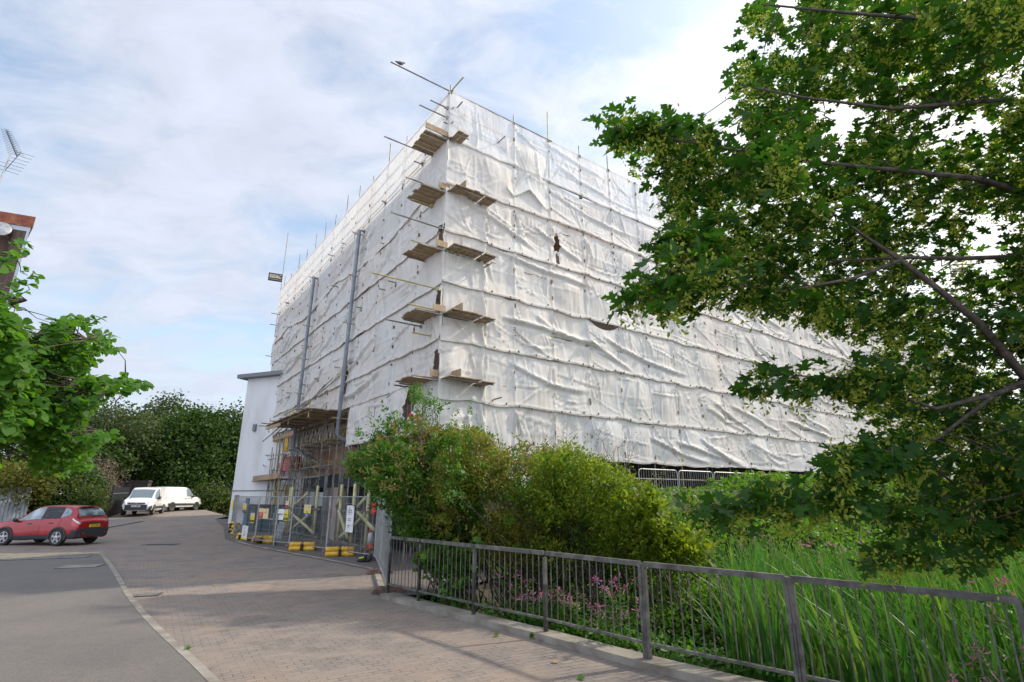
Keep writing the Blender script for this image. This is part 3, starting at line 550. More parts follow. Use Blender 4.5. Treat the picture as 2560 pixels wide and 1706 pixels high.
for i in range(6):
    z0,z1=SL[i],SL[i+1]; m=M['sheet'] if i<4 else (M['sheet_mid'] if i==4 else M['sheet_top'])
    hol=[(8.15,8.75,6.1,7.6)] if i in(0,1) else []
    hol=hol+[(-.05,.3,z_+.25,z_+.95) for z_ in (5.43,7.53,9.74)]
    make_sheet('L',-.07,23.4,z0,z1,200+i,shL,m,holes=hol,topsag=[] if i==3 else ([(6,8,.12)] if i in(1,2) else []),amp=1.0 if i<4 else .7,lap=.07 if i else .03,off=.05,zdrop=(lambda t:-.45*np.abs(np.sin((t-2)*.35))) if i==4 else None)
make_sheet('L',-.07,7.5,3.95,5.55,220,shL,M['sheet'],amp=1.2,off=.05,holes=[(1.3,2.1,4.3,5.6)])
make_sheet('R',2.45,4.45,12.95,15.1,230,shR,M['sheet_mid'],amp=.75,lap=.10,name='loose_flap',zdrop=lambda t:.55*np.clip(1-np.minimum(np.abs(t-4.3)/.8,np.abs(t-2.75)/.7),-.2,1)*-1+.25)
# ties: dark toggles along standards and seams
cnt=[]
rg=random.Random(5)
for t in ts[1:20]:
    for k in range(int(12.4/.62)):
        z=3.5+k*.62+rg.uniform(-.12,.12)
        if rg.random()<.8: cnt.append((RP(t+rg.uniform(-.03,.03),.055,z),rg.uniform(.045,.11),'R'))
for s in SZ[1:6]:
    for k in range(46):
        t=1.9+k*.58+rg.uniform(-.15,.15); cnt.append((RP(t,.12,s+rg.uniform(-.05,.12)),rg.uniform(.03,.06),'R'))
for i in range(1,14):
    for k in range(13):
        z=5.9+k*.72+rg.uniform(-.15,.15); cnt.append((LP(1.75*i+.05+rg.uniform(-.05,.05),.07,z),rg.uniform(.04,.10),'L'))
def tiebox(mb,p,s,f):
    d=RV if f=='R' else LV
    mb.box(p,(s*.55,.05,s*1.5),d*math.cos(.3)+ZV*math.sin(.3),np.cross(ZV,d))
for f,par in (('R',shR),('L',shL)):
    L=[c for c in cnt if c[2]==f]; L.sort(key=lambda c:np.linalg.norm(c[0]-CAM)/c[1])
    for c in L[:100]: mb=MB(); tiebox(mb,*c); mb.build('tie',M['rust'],par)
    mb=MB()
    for c in L[100:]: tiebox(mb,*c)
    o=mb.build('tie',M['rust'],par); tag(o,kind='stuff')
# faint blue print along the top strip
for t in (.9,3.5,7.0): text('lettering','O debris netting',.16,RP(t,.13,15.55),RV,ZV,mat('faint_blue_print',(.42,.55,.72),.6),shR)
# corner rope of gathered cloth is part of the sheets. pigeon on the pole
bp=LP(0,1.98,15.985); pg=MB()
pg.ptube([bp+RV*-.17+ZV*.10,bp+RV*-.08+ZV*.10,bp+ZV*.115,bp+RV*.09+ZV*.14,bp+RV*.12+ZV*.19,bp+RV*.155+ZV*.21,bp+RV*.20+ZV*.2],[.012,.035,.062,.05,.03,.028,.006],8)
pg.tube(bp+RV*.01,bp+RV*.01+ZV*.08,.006,4); pg.tube(bp+RV*.03+LV*.03,bp+RV*.03+LV*.02+ZV*.08,.006,4)
o=pg.build('pigeon',mat('pigeon_feathers',(.10,.10,.11),.8,var=((.05,.05,.06),(.2,.2,.21)),vscale=18),None,True); tag(o,'small grey pigeon sitting near the tip of the topmost pole','bird')
# ---------------------------------------------------------------- downpipes
def pp(u,v,o): return plane(u,v,CC-RV*o,RV)
def pipe(pts,label,br):
    e=empty('drainpipe',tuple(pts[0]),label,'drainpipe','grey drainpipes on the scaffold'); MB().ptube(pts,.085,12).build('pipe',M['pvc'],e,True)
    for p in br:
        MB().tube(p-RV*.28,p+RV*.45,.0245).build('bracket',M['poley'],e); MB().lathe(p-ZV*.05,[(.1,0),(.1,.1)],12).build('collar',M['pvc'],e)
a,b=pp(898.5,576,.28),pp(843,1085,.28)
pipe([a+RV*.25,a,b,b-ZV*.14+RV*.15,b-ZV*.62+RV*1.25],'right-hand grey drainpipe, ending in a bend below the timber loading platform',[a+(b-a)*k for k in (.02,.24,.48,.73,.93)])
a,b=pp(785,695,.28),pp(733,1118,.28); c=pp(818,1172,-1.25)
pipe([a+RV*.25,a,b,b-ZV*.1+RV*.2,c,np.array([c[0],c[1],.02])],'left-hand grey drainpipe that slants back under the loading platform to the ground',[a+(b-a)*k for k in (.0,.3,.5,.7,.85)])
# ---------------------------------------------------------------- SWIFT board
b0=pp(700,741,0.); tp=pp(721,583,0.)
sg=empty('banner_board',tuple(b0),'small dark SWIFT board fixed to the tall pole at the far top corner','sign')
MB().tube(b0-ZV*3,np.array([b0[0],b0[1],tp[2]]),.024).build('pole',M['pole'],sg)
cr=[pp(671,681,0),pp(707,687,0),pp(705,706,0),pp(669.5,701,0)]
# board faces the camera, in the plane of the pole
pc=np.array([b0[0],b0[1],0]); 
def atp(u,v): return plane(u,v,b0,np.array([.42,-.9,0.]))
K=[atp(672,681),atp(707,687.3),atp(705,706),atp(670,701)]
ux=unit(K[1]-K[0]); ux=unit(np.array([ux[0],ux[1],0])); nn=np.array([.42,-.9,0]); w=np.dot(K[1]-K[0],ux); hh=(K[0][2]-K[3][2]+K[1][2]-K[2][2])/2; cen=sum(K)/4
MB().box(cen,(w,.04,hh),ux,nn).build('board',M['black'],sg)
MB().box(cen+nn*.025+ZV*hh*.12,(w*.86,.01,hh*.42),ux,nn).build('panel',mat('swift_cream',(.62,.52,.36),.6),sg)
text('lettering','SWIFT',hh*.42,cen+nn*.035+ZV*hh*.12-ux*w*.1,ux,ZV,mat('olive_print',(.12,.09,.04),.6),sg,.005)
mb=MB(); cb=cen+nn*.036+ux*w*.3+ZV*hh*.14
mb.prism([cb-ux*.1+ZV*.12,cb-ux*.02-ZV*.02,cb+ux*.14-ZV*.12,cb+ux*.1+ZV*.0,cb+ux*.18+ZV*.1,cb+ux*.02+ZV*.05],nn*.008).build('swift_mark',M['black'],sg)
text('lettering','SCAFFOLDING LTD',hh*.15,cen+nn*.035-ZV*hh*.29,ux,ZV,M['white'],sg)
# ---------------------------------------------------------------- loading platform
lo=empty('loading_platform',tuple(LP(11.5,.7,5.35)),'timber loading platform jutting from the left sheeting between the two drainpipes','platform')
rg=random.Random(9)
for k in range(7): MB().box(LP(11.6+rg.uniform(-.08,.08),.12+k*.228,5.44),(7.0+rg.uniform(-.15,.15),.22,.04),LV,RV).build('board',M['board'],lo)
for k in range(7): 
    t=8.3+k*1.12; MB().tube(LP(t,-1.2,5.39),LP(t,1.75+rg.uniform(0,.35),5.39),.0245).build('joist_tube',M['poley'] if k in(1,2) else M['pole'],lo)
for o_ in (.15,1.45): MB().tube(LP(7.9,o_,5.34),LP(15.8,o_,5.34),.0245).build('bearer_tube',M['pole'],lo)
for k,(u,v) in enumerate(((849,941),(832,946),(812,962))): MB().tube(LP(15.9-.5*k,1.5-k*.35,4.7+.2*k),pp(u,v,.12),.0245).build('brace',M['pole'],lo)
for t in (8.4,11.5,15.2): MB().tube(LP(t,1.42,5.1),LP(t,1.42,5.85),.0245).build('post',M['poley'],lo)
MB().tube(LP(8.2,1.47,5.7),LP(12.2,1.47,5.65),.0245).build('guard_rail',M['pole'],lo)
MB().beam(LP(12.6,1.5,5.25),LP(14.6,1.65,5.25),.04,.16).build('toe_board',M['board'],lo)
# lattice girders
for o_,t0,t1 in ((0.,9.0,17.9),(-.55,9.0,17.0),(-1.15,9.2,18.3)):
    gi=empty('lattice_girder',tuple(LP(t0,o_,4.4)),{0.:'front steel lattice girder under the loading platform',-.55:'middle steel lattice girder under the loading platform',-1.15:'rear steel lattice girder nearest the building wall'}[o_],'girder','lattice girders over the entrance')
    for z in (4.42,5.1): MB().tube(LP(t0,o_,z),LP(t1,o_,z),.0245).build('chord',M['pole'],gi)
    mb=MB(); k=0; t=t0+.05
    while t<t1-.2:
        mb.tube(LP(t,o_,4.42 if k%2 else 5.1),LP(t+.25,o_,5.1 if k%2 else 4.42),.015,5); t+=.25; k+=1
        if k%3==0: mb.tube(LP(t,o_,4.42),LP(t,o_,5.1),.015,5)
    mb.build('lattice',M['steel'] if o_==0 else M['poley'],gi)
mb=MB()
for k in range(4): mb.tube(LP(16.7+k*.16,.05,5.08 if k%2 else 4.3),LP(16.86+k*.16,.05,4.3 if k%2 else 5.08),.03)
mb.build('yellow_lattice',M['yplastic'],gi)
for k in range(4): MB().tube(LP(9.5+2.2*k,-1.15,4.35),LP(9.5+2.2*k,.1,4.35),.0245).build('cross_tube',M['pole'],gi)
MB().box(LP(19.3,-.02,5.3),(7.1,.04,.28),LV,RV).build('fascia_board',M['tan'],lo)
# ---------------------------------------------------------------- entrance scaffold with foam sleeves
en=empty('entrance_scaffold',tuple(LP(11,0,0)),'ground level scaffold legs and braces wrapped in pale yellow foam in front of the entrance','scaffold')
def foam(p,q,nm='foam_sleeve',r=.062):
    p=np.array(p);q=np.array(q); MB().tube(p,q,.0245).build('tube',M['pole'],en); MB().tube(p+(q-p)*.04,q-(q-p)*.04,r,9).build(nm,M['foam'],en,True)
for t,o_ in ((15.3,0),(14.85,.02),(10.84,0),(7.75,0),(6.3,0),(6.35,-1.2),(4.9,0.),(11.2,-1.15),(18.5,0)):
    MB().tube(LP(t,o_,0.01),LP(t,o_,5.4),.0245).build('standard',M['pole'],en); MB().tube(LP(t,o_,.38),LP(t,o_,2.45),.062,9).build('foam_sleeve',M['foam'],en,True)
    mb=MB(); mb.box(LP(t,o_,.02),(.16,.16,.012)); coup(mb,LP(t,o_,.32)); coup(mb,LP(t,o_,1.45)); mb.build('base_plate',M['rust'],en)
P_=lambda u,v,o=0: pp(u,v,o)
for (a,b,o_) in (((726,1273),(772,1231),.05),((727,1282),(786,1335),.05),((722,1328),(776,1285),-.05),((846,1274),(870,1349),.08),((840,1268),(851,1242),.05),((849,1345),(863,1331),.0),((916,1243),(894,1268),.05),((893,1280),(938,1328),.06),((886,1314),(914,1284),.0)):
    foam(P_(*a,o_),P_(*b,o_))
for z,t0,t1,o_ in ((.32,5.5,8.6,0),(.32,10.2,16,0),(1.45,10.3,15.6,0),(1.45,4.6,8.2,0),(3.3,9,15,.0),(2.9,10,28,-.2)): MB().tube(LP(t0,o_,z),LP(t1,o_,z),.0245).build('ledger',M['pole'],en)
for a,b,o_ in (((745,1122),(799,1190),0),((862,1152),(832,1175),0),((800,1198),(770,1228),.03),((736,1190),(800,1122),-.5),((757,1225),(738,1205),-.3),((868,1112),(890,1165),.1),((800,1192),(733,1198),.1)): MB().tube(P_(*a,o_),P_(*b,o_),.0245).build('brace',M['pole'],en)
rge=random.Random(77)
for k in range(34):
    t=rge.uniform(8.8,17); o_=rge.choice([-.1,-.5,-.9,-1.2]); z=rge.uniform(3.1,4.9)
    if k%3==0: MB().tube(LP(t,o_,rge.uniform(.02,2.4)),LP(t,o_,rge.uniform(4.4,5.2)),.0245).build('standard',M['pole'],en)
    elif k%3==1: MB().tube(LP(t,o_,z),LP(t+rge.uniform(1.2,3),o_,z+rge.uniform(-.1,.1)),.0245).build('ledger',rge.choice([M['pole'],M['poley']]),en)
    else: MB().tube(LP(t,-1.3,z),LP(t+rge.uniform(-.1,.1),.25,z),.0245).build('transom',rge.choice([M['pole'],M['poley']]),en)
for t,o_ in ((9.9,-.6),(10.3,-.2),(10.6,-.9),(14.2,-.3),(14.5,-1.0),(13.8,-.1)): MB().tube(LP(t,o_,.02),LP(t,o_,4.6),.0245).build('standard',M['pole'],en)
# cluttered access scaffold at the far end
ac=empty('access_scaffold',tuple(LP(20,0,0)),'cluttered access scaffold of thin tubes with brown toe boards, far end of left face','scaffold')
rg=random.Random(21)
for k in range(15):
    t=15.9+k*.62+rg.uniform(-.15,.15); o_=rg.choice([.05,-.4,-.9,.5]); MB().tube(LP(t,o_,0.02),LP(t,o_,rg.uniform(4.2,5.5)),.0245).build('standard',rg.choice([M['pole'],M['steel'],M['pole'],M['poley']]),ac)
for k in range(20):
    z=rg.choice([1.2,1.6,2.2,2.9,3.5,3.75,4.1,4.35]); t=15.6+rg.uniform(0,5); MB().tube(LP(t,rg.choice([.08,-.42,.52,-.9]),z+rg.uniform(-.06,.06)),LP(t+rg.uniform(2,4.6),rg.choice([.08,-.42,.52]),z+rg.uniform(-.06,.06)),.0245).build('ledger',rg.choice([M['pole'],M['steel']]),ac)
for k in range(8):
    t=16+rg.uniform(0,8); z=rg.uniform(.5,3.2); MB().tube(LP(t,.1,z),LP(t+rg.choice([-1,1])*rg.uniform(.8,1.6),.1,z+1.3),.0245).build('brace',M['pole'],ac)
for k in range(5): MB().box(LP(16.5+k*1.72,.6,3.03),(1.66,.04,.24),LV,RV).build('toe_board',M['board'] if k%2 else M['tan'],ac)
for k in range(5): MB().box(LP(20,.55-.23*k,2.88),(8.4,.22,.04),LV,RV).build('board',M['board'],ac)
mb=MB()
for k in range(3): mb.tube(LP(17.5+k*1.9,-.3,.9),LP(17.5+k*1.9,-.3,2.6),.06,8)
mb.build('yellow_prop',M['yplastic'],ac)
# red hoist
rh=empty('red_hoist',tuple(LP(20,-.6,3.0)),'red steel hoist frame standing among the access scaffold tubes','hoist')
MB().box(LP(21,-.6,3.72),(6.2,.5,.3),LV,RV).build('beam',M['redpaint'],rh); MB().box(LP(18.2,-.6,3.75),(1.9,.6,.75),LV,RV).build('motor_housing',M['redpaint'],rh)
mb=MB(); 
for t in (19.1,19.6): mb.tube(LP(t,-.5,3.1),LP(t,-.5,4.35),.05,6)
for k in range(4): mb.tube(LP(19.1,-.5,3.2+k*.3),LP(19.6,-.5,3.35+k*.3),.025,5)
mb.build('mast',M['redpaint'],rh)
for t in (22.4,23.6,24.2): MB().box(LP(t,-.6,3.35),(.2,.3,.5),LV,RV).build('leg',M['redpaint'],rh)
# tower of looped frames
tw=empty('ladder_tower',tuple(LP(26.6,.2,0)),'tall narrow tower of looped tube frames in front of the white wing wall','scaffold')
def loop(t0,t1,z0,z1,o_):
    r=.25; P=[LP(t1,o_,z0),LP(t1,o_,z1-r)]+[LP(t1-r+r*math.cos(a),o_,z1-r+r*math.sin(a)) for a in (.5,1.0,1.57)]+[LP(t0,o_,z1)]
    return MB().ptube(P,.0245,6)
loop(24.4,27.4,3.0,6.55,.1).build('looped_frame',M['pole'],tw); loop(26.6,28.0,1.2,5.45,.1).build('looped_frame',M['steel'],tw); loop(24.8,26.2,1.2,5.3,.3).build('looped_frame',M['steel'],tw)
for t in (24.6,25.4,26.4,27.2,27.9): MB().tube(LP(t,.15,0),LP(t,.15,5.3),.0245).build('standard',M['steel'],tw)
for z in (1.3,1.9,2.3,2.7,3.3,3.9,4.4): MB().tube(LP(24.3,.15,z),LP(28.0,.15,z),.0245).build('rung',M['steel'],tw)
MB().box(LP(25.6,.1,5.42),(3.2,.5,.05),LV,RV).build('board',M['board'],tw); MB().box(LP(25.1,.35,5.55),(2.0,.04,.22),LV,RV).build('toe_board',M['board'],tw)
mb=MB(); mb.tube(LP(26.9,.4,.6),LP(27.1,.4,3.0),.05); mb.tube(LP(26.3,.4,.6),LP(27.3,.4,2.0),.05); mb.build('yellow_tube',M['yplastic'],tw)
# ================================================================ SITE FENCE
PF=[(-16.0,32.0),(-13.83,28.07),(-11.29,24.84),(-9.11,23.19),(-6.79,20.77),(-4.43,18.43),(-3.55,15.45),(-2.68,12.51)]
PFL=['farthest mesh fence panel, beside the white wing building','mesh fence panel with the yellow signs, left of the double gate',None,'mesh fence panel carrying one yellow and blue sign, right of the gate','mesh fence panel in front of the traffic cone with a tall white notice','mesh fence panel seen edge on, next to the red warning lamp','mesh fence panel seen edge on, meeting the grey pedestrian railing']
def wires(mb,a,b,z0,z1,d):
    L=np.linalg.norm(b-a); n=int(L/.042)
    for k in range(1,n): p=a+d*(L*k/n); mb.box(p+ZV*(z0+z1)/2,(.0035,.0035,z1-z0),d,np.cross(ZV,d))
    for k in range(1,8): z=z0+(z1-z0)*k/8; mb.box((a+b)/2+ZV*z,(L,.004,.005),d,np.cross(ZV,d))
def panel(a,b,nm,label,zg=0,leaves_=1,group='mesh site fence panels'):
    a=np.array([*a,zg],float); b=np.array([*b,zg],float); d=unit(b-a); a=a+d*.03; b=b-d*.03
    e=empty(nm,tuple(a),label,'fence panel' if nm!='mesh_gate' else 'gate',group)
    for p in (a,b): MB().tube(p+ZV*.02,p+ZV*2.0,.021).build('post',M['fence'],e)
    for z in (.17,1.98): MB().tube(a+ZV*z,b+ZV*z,.018).build('rail',M['fence'],e)
    if nm=='mesh_gate': MB().tube(a+ZV*1.05,b+ZV*1.05,.018).build('rail',M['fence'],e)
    mb=MB(); wires(mb,a,b,.17,1.98,d); mb.build('wire_mesh',M['fence'],e); return e
for i in range(7):
    if i==2: continue
    panel(PF[i],PF[i+1],'mesh_fence',PFL[i],.07 if i==0 else 0)
gm=(-10.02,23.86)
g1=panel(PF[2],gm,'mesh_gate','left leaf of the double mesh gate, carrying a red and a cream sign'); g2=panel(gm,PF[3],'mesh_gate','right leaf of the double mesh gate, carrying the white name sign')
gd=unit(np.array([*PF[3],0.])-np.array([*PF[2],0.]))
mb=MB(); c=np.array([*gm,1.08]); mb.box(c+gd*.17+np.array([-.03,-.04,0]),(.03,.03,.45),gd); mb.box(c-gd*.17+np.array([-.03,-.04,0]),(.03,.03,.45),gd); mb.box(c+ZV*.22,(.36,.03,.03),gd,np.cross(ZV,gd)); mb.box(c-ZV*.22,(.36,.03,.03),gd,np.cross(ZV,gd)); mb.build('latch_frame',M['steel'],g2)
for s_ in(-.06,.06): MB().lathe(np.array([*gm,.07])+gd*s_-np.cross(ZV,gd)*-.03,[(.065,-.02),(.075,0),(.065,.02)],12,np.cross(ZV,gd)).build('wheel',M['rubber'],g2)
FL=['rubber fence foot beside the white wing','rubber fence foot at the left corner of the site fence','rubber fence foot left of the gate, in a stack','rubber fence foot right of the double gate','rubber fence foot between the two yellow block stacks','rubber fence foot under the red warning lamp','rubber fence foot at the middle of the edge-on fence','rubber fence foot where the site fence meets the railing']
for i,p in enumerate(PF):
    d=np.array([.45,-.9,0]) if i<5 else np.array([-.9,-.3,0]); d=unit(d); x=np.array([*p,.065+(.07 if i<1 else 0)])
    mb=MB(); y=np.cross(ZV,d); pr=[x-d*.34-ZV*.065,x+d*.34-ZV*.065,x+d*.34,x+d*.24+ZV*.065,x-d*.24+ZV*.065,x-d*.34]
    mb.prism([q-y*.11 for q in pr],y*.22)
    if i==2: mb.prism([q-y*.06+ZV*.132+d*.08 for q in pr],y*.22)
    for s_ in(-.15,0,.15): mb.lathe(x+d*s_+ZV*.05,[(.035,0),(.035,.03)],8)
    o=mb.build('rubber_block',M['foot']); tag(o,FL[i],'fence foot','rubber fence feet')
# signs on the fence ------------------------------------------------------------
def sign(u0,v0,u1,v1,a,b,label,bands,texts,off=.03,th=.008):
    a=np.array([*a,0.]); b=np.array([*b,0.]); d=unit(b-a); n=np.cross(d,ZV); 
    if np.dot(n,CAM-a)<0: n=-n
    c0=a+n*off; P=[plane(u,v,c0,n) for u,v in((u0,(v0+v1)/2),(u1,(v0+v1)/2),((u0+u1)/2,v0),((u0+u1)/2,v1))]
    w=abs(np.dot(P[1]-P[0],d)); h=P[2][2]-P[3][2]; c=(P[0]+P[1])/2; c[2]=(P[2][2]+P[3][2])/2; x=d if np.dot(d,np.cross(ZV,n))>0 else -d
    e=empty('sign',tuple(c-ZV*h/2),label,'sign','signs on the site fence'); 
    MB().box(c,(w,th,h),x,n).build('board',M[bands[0][2]],e)
    for i,(z0,z1,m_,*xx) in enumerate(bands[1:]):
        x0,x1=(xx if xx else (0,1)); MB().box(c+ZV*(.5-(z0+z1)/2)*h+x*((x0+x1)/2-.5)*w+n*(th/2+.003),(w*(x1-x0)*.97,.004,h*(z1-z0)),x,n).build('printed_band',M[m_],e)
    for tx,xc,zc,sz,m_ in texts: text('lettering',tx,sz*h,c+ZV*(.5-zc)*h+x*(xc-.5)*w+n*(th/2+.008),x,ZV,M[m_],e,.002)
    return e
A_=PF
sign(607.6,1259,616,1281,A_[1],A_[2],'yellow safety sign with a dark blue foot, highest on the left fence panel',[(0,1,'yel'),(0,.45,'cream'),(.72,1,'bluep')],[('! ! !',.5,.22,.28,'black'),('DANGER',.5,.6,.12,'black'),('Keep out',.5,.86,.13,'white')])
sign(626,1283,636,1308,A_[1],A_[2],'tilted yellow sign with a black foot, just left of the gate',[(0,1,'yel'),(0,.35,'cream'),(.68,.92,'black')],[('!',.5,.18,.3,'black'),('Warning',.5,.5,.13,'black'),('Site traffic',.5,.8,.1,'yel')])
sign(604.5,1314,618.7,1350,A_[1],A_[2],'tall white notice with red writing low on the left fence panel',[(0,1,'white'),(.86,1,'yel')],[('NOTICE',.5,.16,.08,'black'),('STOP',.5,.42,.15,'redp'),('Report to',.5,.6,.08,'black'),('site office',.5,.7,.08,'black')])
sign(647,1271,658.2,1296,A_[2],gm,'cream and red sign on the left gate leaf',[(0,1,'cream'),(.38,1,'redp')],[('!',.5,.18,.25,'redp'),('DANGER',.5,.5,.12,'white'),('Construction',.5,.68,.09,'white'),('site',.5,.85,.11,'white')])
sign(658.6,1272,671,1297,A_[2],gm,'plain cream sign with red writing next to the red one on the gate',[(0,1,'cream')],[('SITE',.5,.22,.12,'redp'),('NO ENTRY',.5,.42,.11,'redp')])
sign(695,1273,709,1300,gm,A_[3],'white company name sign on the right gate leaf',[(0,1,'white')],[('JORDAN',.5,.5,.16,'black')])
sign(709.4,1274,720,1302,gm,A_[3],'yellow and black warning sign at the right edge of the gate',[(0,1,'yel'),(0,.3,'cream'),(.72,.94,'black')],[('!',.5,.15,.24,'black'),('WARNING',.5,.45,.1,'black'),('Men working',.5,.58,.08,'black'),('overhead',.5,.83,.09,'yel')])
sign(714,1253,721,1268,gm,A_[3],'small maroon and white notice above the gate signs',[(0,1,'white'),(.62,1,'redp')],[('24 HR',.5,.3,.25,'black')])
sign(760,1262,777,1291,A_[3],A_[4],'yellow sign with two symbols and a blue foot, right of the gate',[(0,1,'yel'),(0,.5,'cream'),(.74,1,'bluep')],[('!',.28,.25,.36,'black'),('0',.72,.25,.36,'bluep'),('Caution',.5,.62,.13,'black'),('Keep out',.5,.87,.16,'white')])
sign(865,1263,885.5,1333,A_[4],A_[5],'tall white notice in a dark frame tied to the fence near the cone',[(0,1,'black'),(.02,.98,'white',.04,.96),(.02,.11,'bluep',.76,.96)],[('Safety',.4,.1,.035,'black'),('All visitors must',.45,.17,.035,'black'),('report to site office',.45,.215,.035,'black'),('PPE must be worn',.45,.27,.04,'black'),('at all times on site',.45,.33,.03,'black'),('Helmets  Boots',.45,.5,.04,'black'),('Hi-vis  Gloves',.45,.56,.04,'black'),('No unauthorised',.42,.74,.035,'black'),('access',.42,.8,.035,'black')])
sign(577,1250,584,1272,A_[0],A_[1],'yellow sign on the farthest fence panel',[(0,1,'yel')],[('!',.5,.3,.4,'black'),('KEEP OUT',.5,.75,.15,'black')])
# yellow ballast blocks
def ballast(x,y,rz,label,n=3,zz_=0):
    c=np.array([x,y,zz_]); d=np.array([math.cos(rz),math.sin(rz),0]); s=np.array([-d[1],d[0],0]); e=empty('ballast_block',tuple(c),label,'ballast block','yellow plastic ballast blocks')
    for q in(-1,1):
        for (so,zo) in ((-.1,.085),(.1,.085),(-.04,.235)):
            cc=c+s*so+ZV*zo+d*q*.02; r=.09; mb=MB(); mb.lathe(cc,[(.06,0),(r,.03),(r,.12),(r*.9,.14),(r,.16),(r,.27),(r*.9,.29),(r,.31),(r,.42),(.07,.46)],12,d*q); mb.build('segment',M['yplastic'],e,True)
    mb=MB(); mb.box(c+ZV*.12,(.08,.5,.24),d,s); mb.build('strap',M['rubber'],e)
ballast(-8.0,21.75,.12,'yellow ballast block standing by the fence right of the gate')
ballast(-5.95,19.75,.2,'yellow ballast block nearest the traffic cone')
ballast(-11.0,25.1,-.1,'yellow ballast block half hidden behind the left gate leaf')
ballast(-12.75,26.9,-.7,'yellow ballast block behind the tall white notice')
ballast(-14.6,29.6,-.9,'lower yellow ballast block of the stack by the far fence corner',3,.05); ballast(-14.6,29.6,-.85,'upper yellow ballast block of the stack by the far fence corner',3,.39)
# cone
cn=empty('traffic_cone',(-5.34,21.35,0),'orange and white traffic cone on a black base inside the fence','cone')
MB().box((-5.34,21.35,.03),(.62,.62,.06),(.95,.3,0),(-.3,.95,0)).build('base',M['rubber'],cn)
def fr(z): return .20-.165*(z-.06)/.85
for i,(z0,z1,m_) in enumerate(((.06,.30,'orange'),(.30,.68,'white'),(.68,.91,'orange'))): MB().lathe((-5.34,21.35,0),[(fr(z0),z0),(fr(z1),z1)],20).build('cone_body' if i!=1 else 'reflective_sleeve',M[m_],cn,True)
o=MB().box((-4.9,20.9,.03),(.7,.16,.05),(.95,.3,0),(-.3,.95,0)).build('timber_offcut',M['board']); tag(o,'short timber offcut lying beside the traffic cone','offcut')
# lamp, boots, lifebuoy
for (u,v,s_,lb) in ((935,1268.5,1,'red warning lamp on the corner post of the site fence'),(952.5,1266,.6,'smaller red warning lamp behind the bush leaves by the fence corner')):
    p=plane(u,v,np.array([*PF[5],0.])+(np.array([0,-.6,0]) if s_<1 else 0),np.array([0,1.,0])); e=empty('warning_lamp',tuple(p-ZV*.17),lb,'lamp','red warning lamps')
    MB().box(p,(.13*s_,.07,.30*s_)).build('lens',M['red'],e); MB().box(p-ZV*.19*s_,(.10*s_,.1,.07*s_)).build('battery_box',M['redp'],e); MB().lathe(p+ZV*.15*s_,[(.03,0),(.03,.03)],8).build('cap',M['redp'],e)
gl=empty('work_boots',(-4.62,17.95,0),'pair of black boots with lime laces lying at the fence corner','boots')
for k in range(2):
    mb=MB(); c=np.array([-4.72+.16*k,17.95+.05*k,0]); mb.ptube([c+(-.14,-.03,.06),c+(-.05,0,.06),c+(.06,.02,.07),c+(.10,.03,.16),c+(.11,.03,.24)],[.03,.055,.06,.06,.055],8); mb.build('boot',M['rubber'],gl,True)
MB().tube((-4.8,17.92,.13),(-4.6,17.96,.17),.02).build('laces',mat('lime_laces',(.45,.7,.05),.6),gl)
lp=plane(1031,1062,LP(1.5,.3,0),RV); lb=empty('lifebuoy',tuple(lp),'red and white lifebuoy hanging on the scaffold corner above the bush','lifebuoy')
xx=-LV
for k in range(8):
    a0=k*math.pi/4; pts=[lp+xx*.30*math.cos(a)+ZV*.36*math.sin(a) for a in np.linspace(a0,a0+math.pi/4,5)]; MB().ptube(pts,.06,8).build('ring_segment',M['red'] if k%2==0 else M['white'],lb,True)
MB().tube(lp+xx*.45-ZV*.9+RV*.1,lp+xx*.45+ZV*.7+RV*.1,.0245).build('post',M['pole'],lb)
# leaning board
e=empty('leaning_board',(-9.9,27.2,0),'grey lettered board leaning inside the double gate','board'); 
c0=onz(688,1347,0.); c1=onz(700,1350,0.); top=plane(706,1305,np.array([-10.0,26.9,0]),np.array([0,1.,0])); bt=(c0+c1)/2*np.array([1,1,0]); bt[1]=26.9; bt[0]=plane(694,1345,np.array([0,26.9,0]),np.array([0,1.,0]))[0]
U_=unit(top-bt); X_=unit(np.cross(U_,np.array([0,1.,0.2]))); X_=-X_ if X_[0]<0 else X_
MB().box((bt+top)/2,(.32,.03,np.linalg.norm(top-bt)),X_,np.cross(U_,X_),U_).build('board',M['fence'],e)
for k,tx in enumerate(('PLANT','HIRE','CO')): text('lettering',tx,.12,bt+(top-bt)*(.75-.22*k)-np.abs(np.cross(U_,X_))*0+np.array([0,-.03,0]),X_,U_,M['white'],e)
# teal cabin / skip and blue post
e=empty('site_skip',(-12.2,29.5,0),'dark teal steel skip behind the double mesh gate','skip')
a=np.array([-14.6,30.6,0]); b=np.array([-10.1,28.0,0]); d=unit(b-a); s_=np.array([-d[1],d[0],0])
MB().box((a+b)/2+s_*.8+ZV*.75,(4.6,1.6,1.5),d,s_).build('body',M['teal'],e)
for k in range(8): MB().box(a+d*(.3+k*.6)-s_*.04+ZV*.75,(.09,.09,1.45),d,s_).build('rib',M['teal'],e)
MB().box((a+b)/2+ZV*1.52+s_*-.02,(4.8,.14,.12),d,s_).build('rim',M['blackmetal'],e)
e=empty('blue_post',(-13.9,28.9,0),'tall blue board standing behind the left fence panel','board'); MB().box((-13.75,28.9,.95),(.16,.12,1.9)).build('board',M['blue'],e); MB().box((-13.75,28.83,1.2),(.24,.03,.08)).build('crosspiece',M['teal'],e)
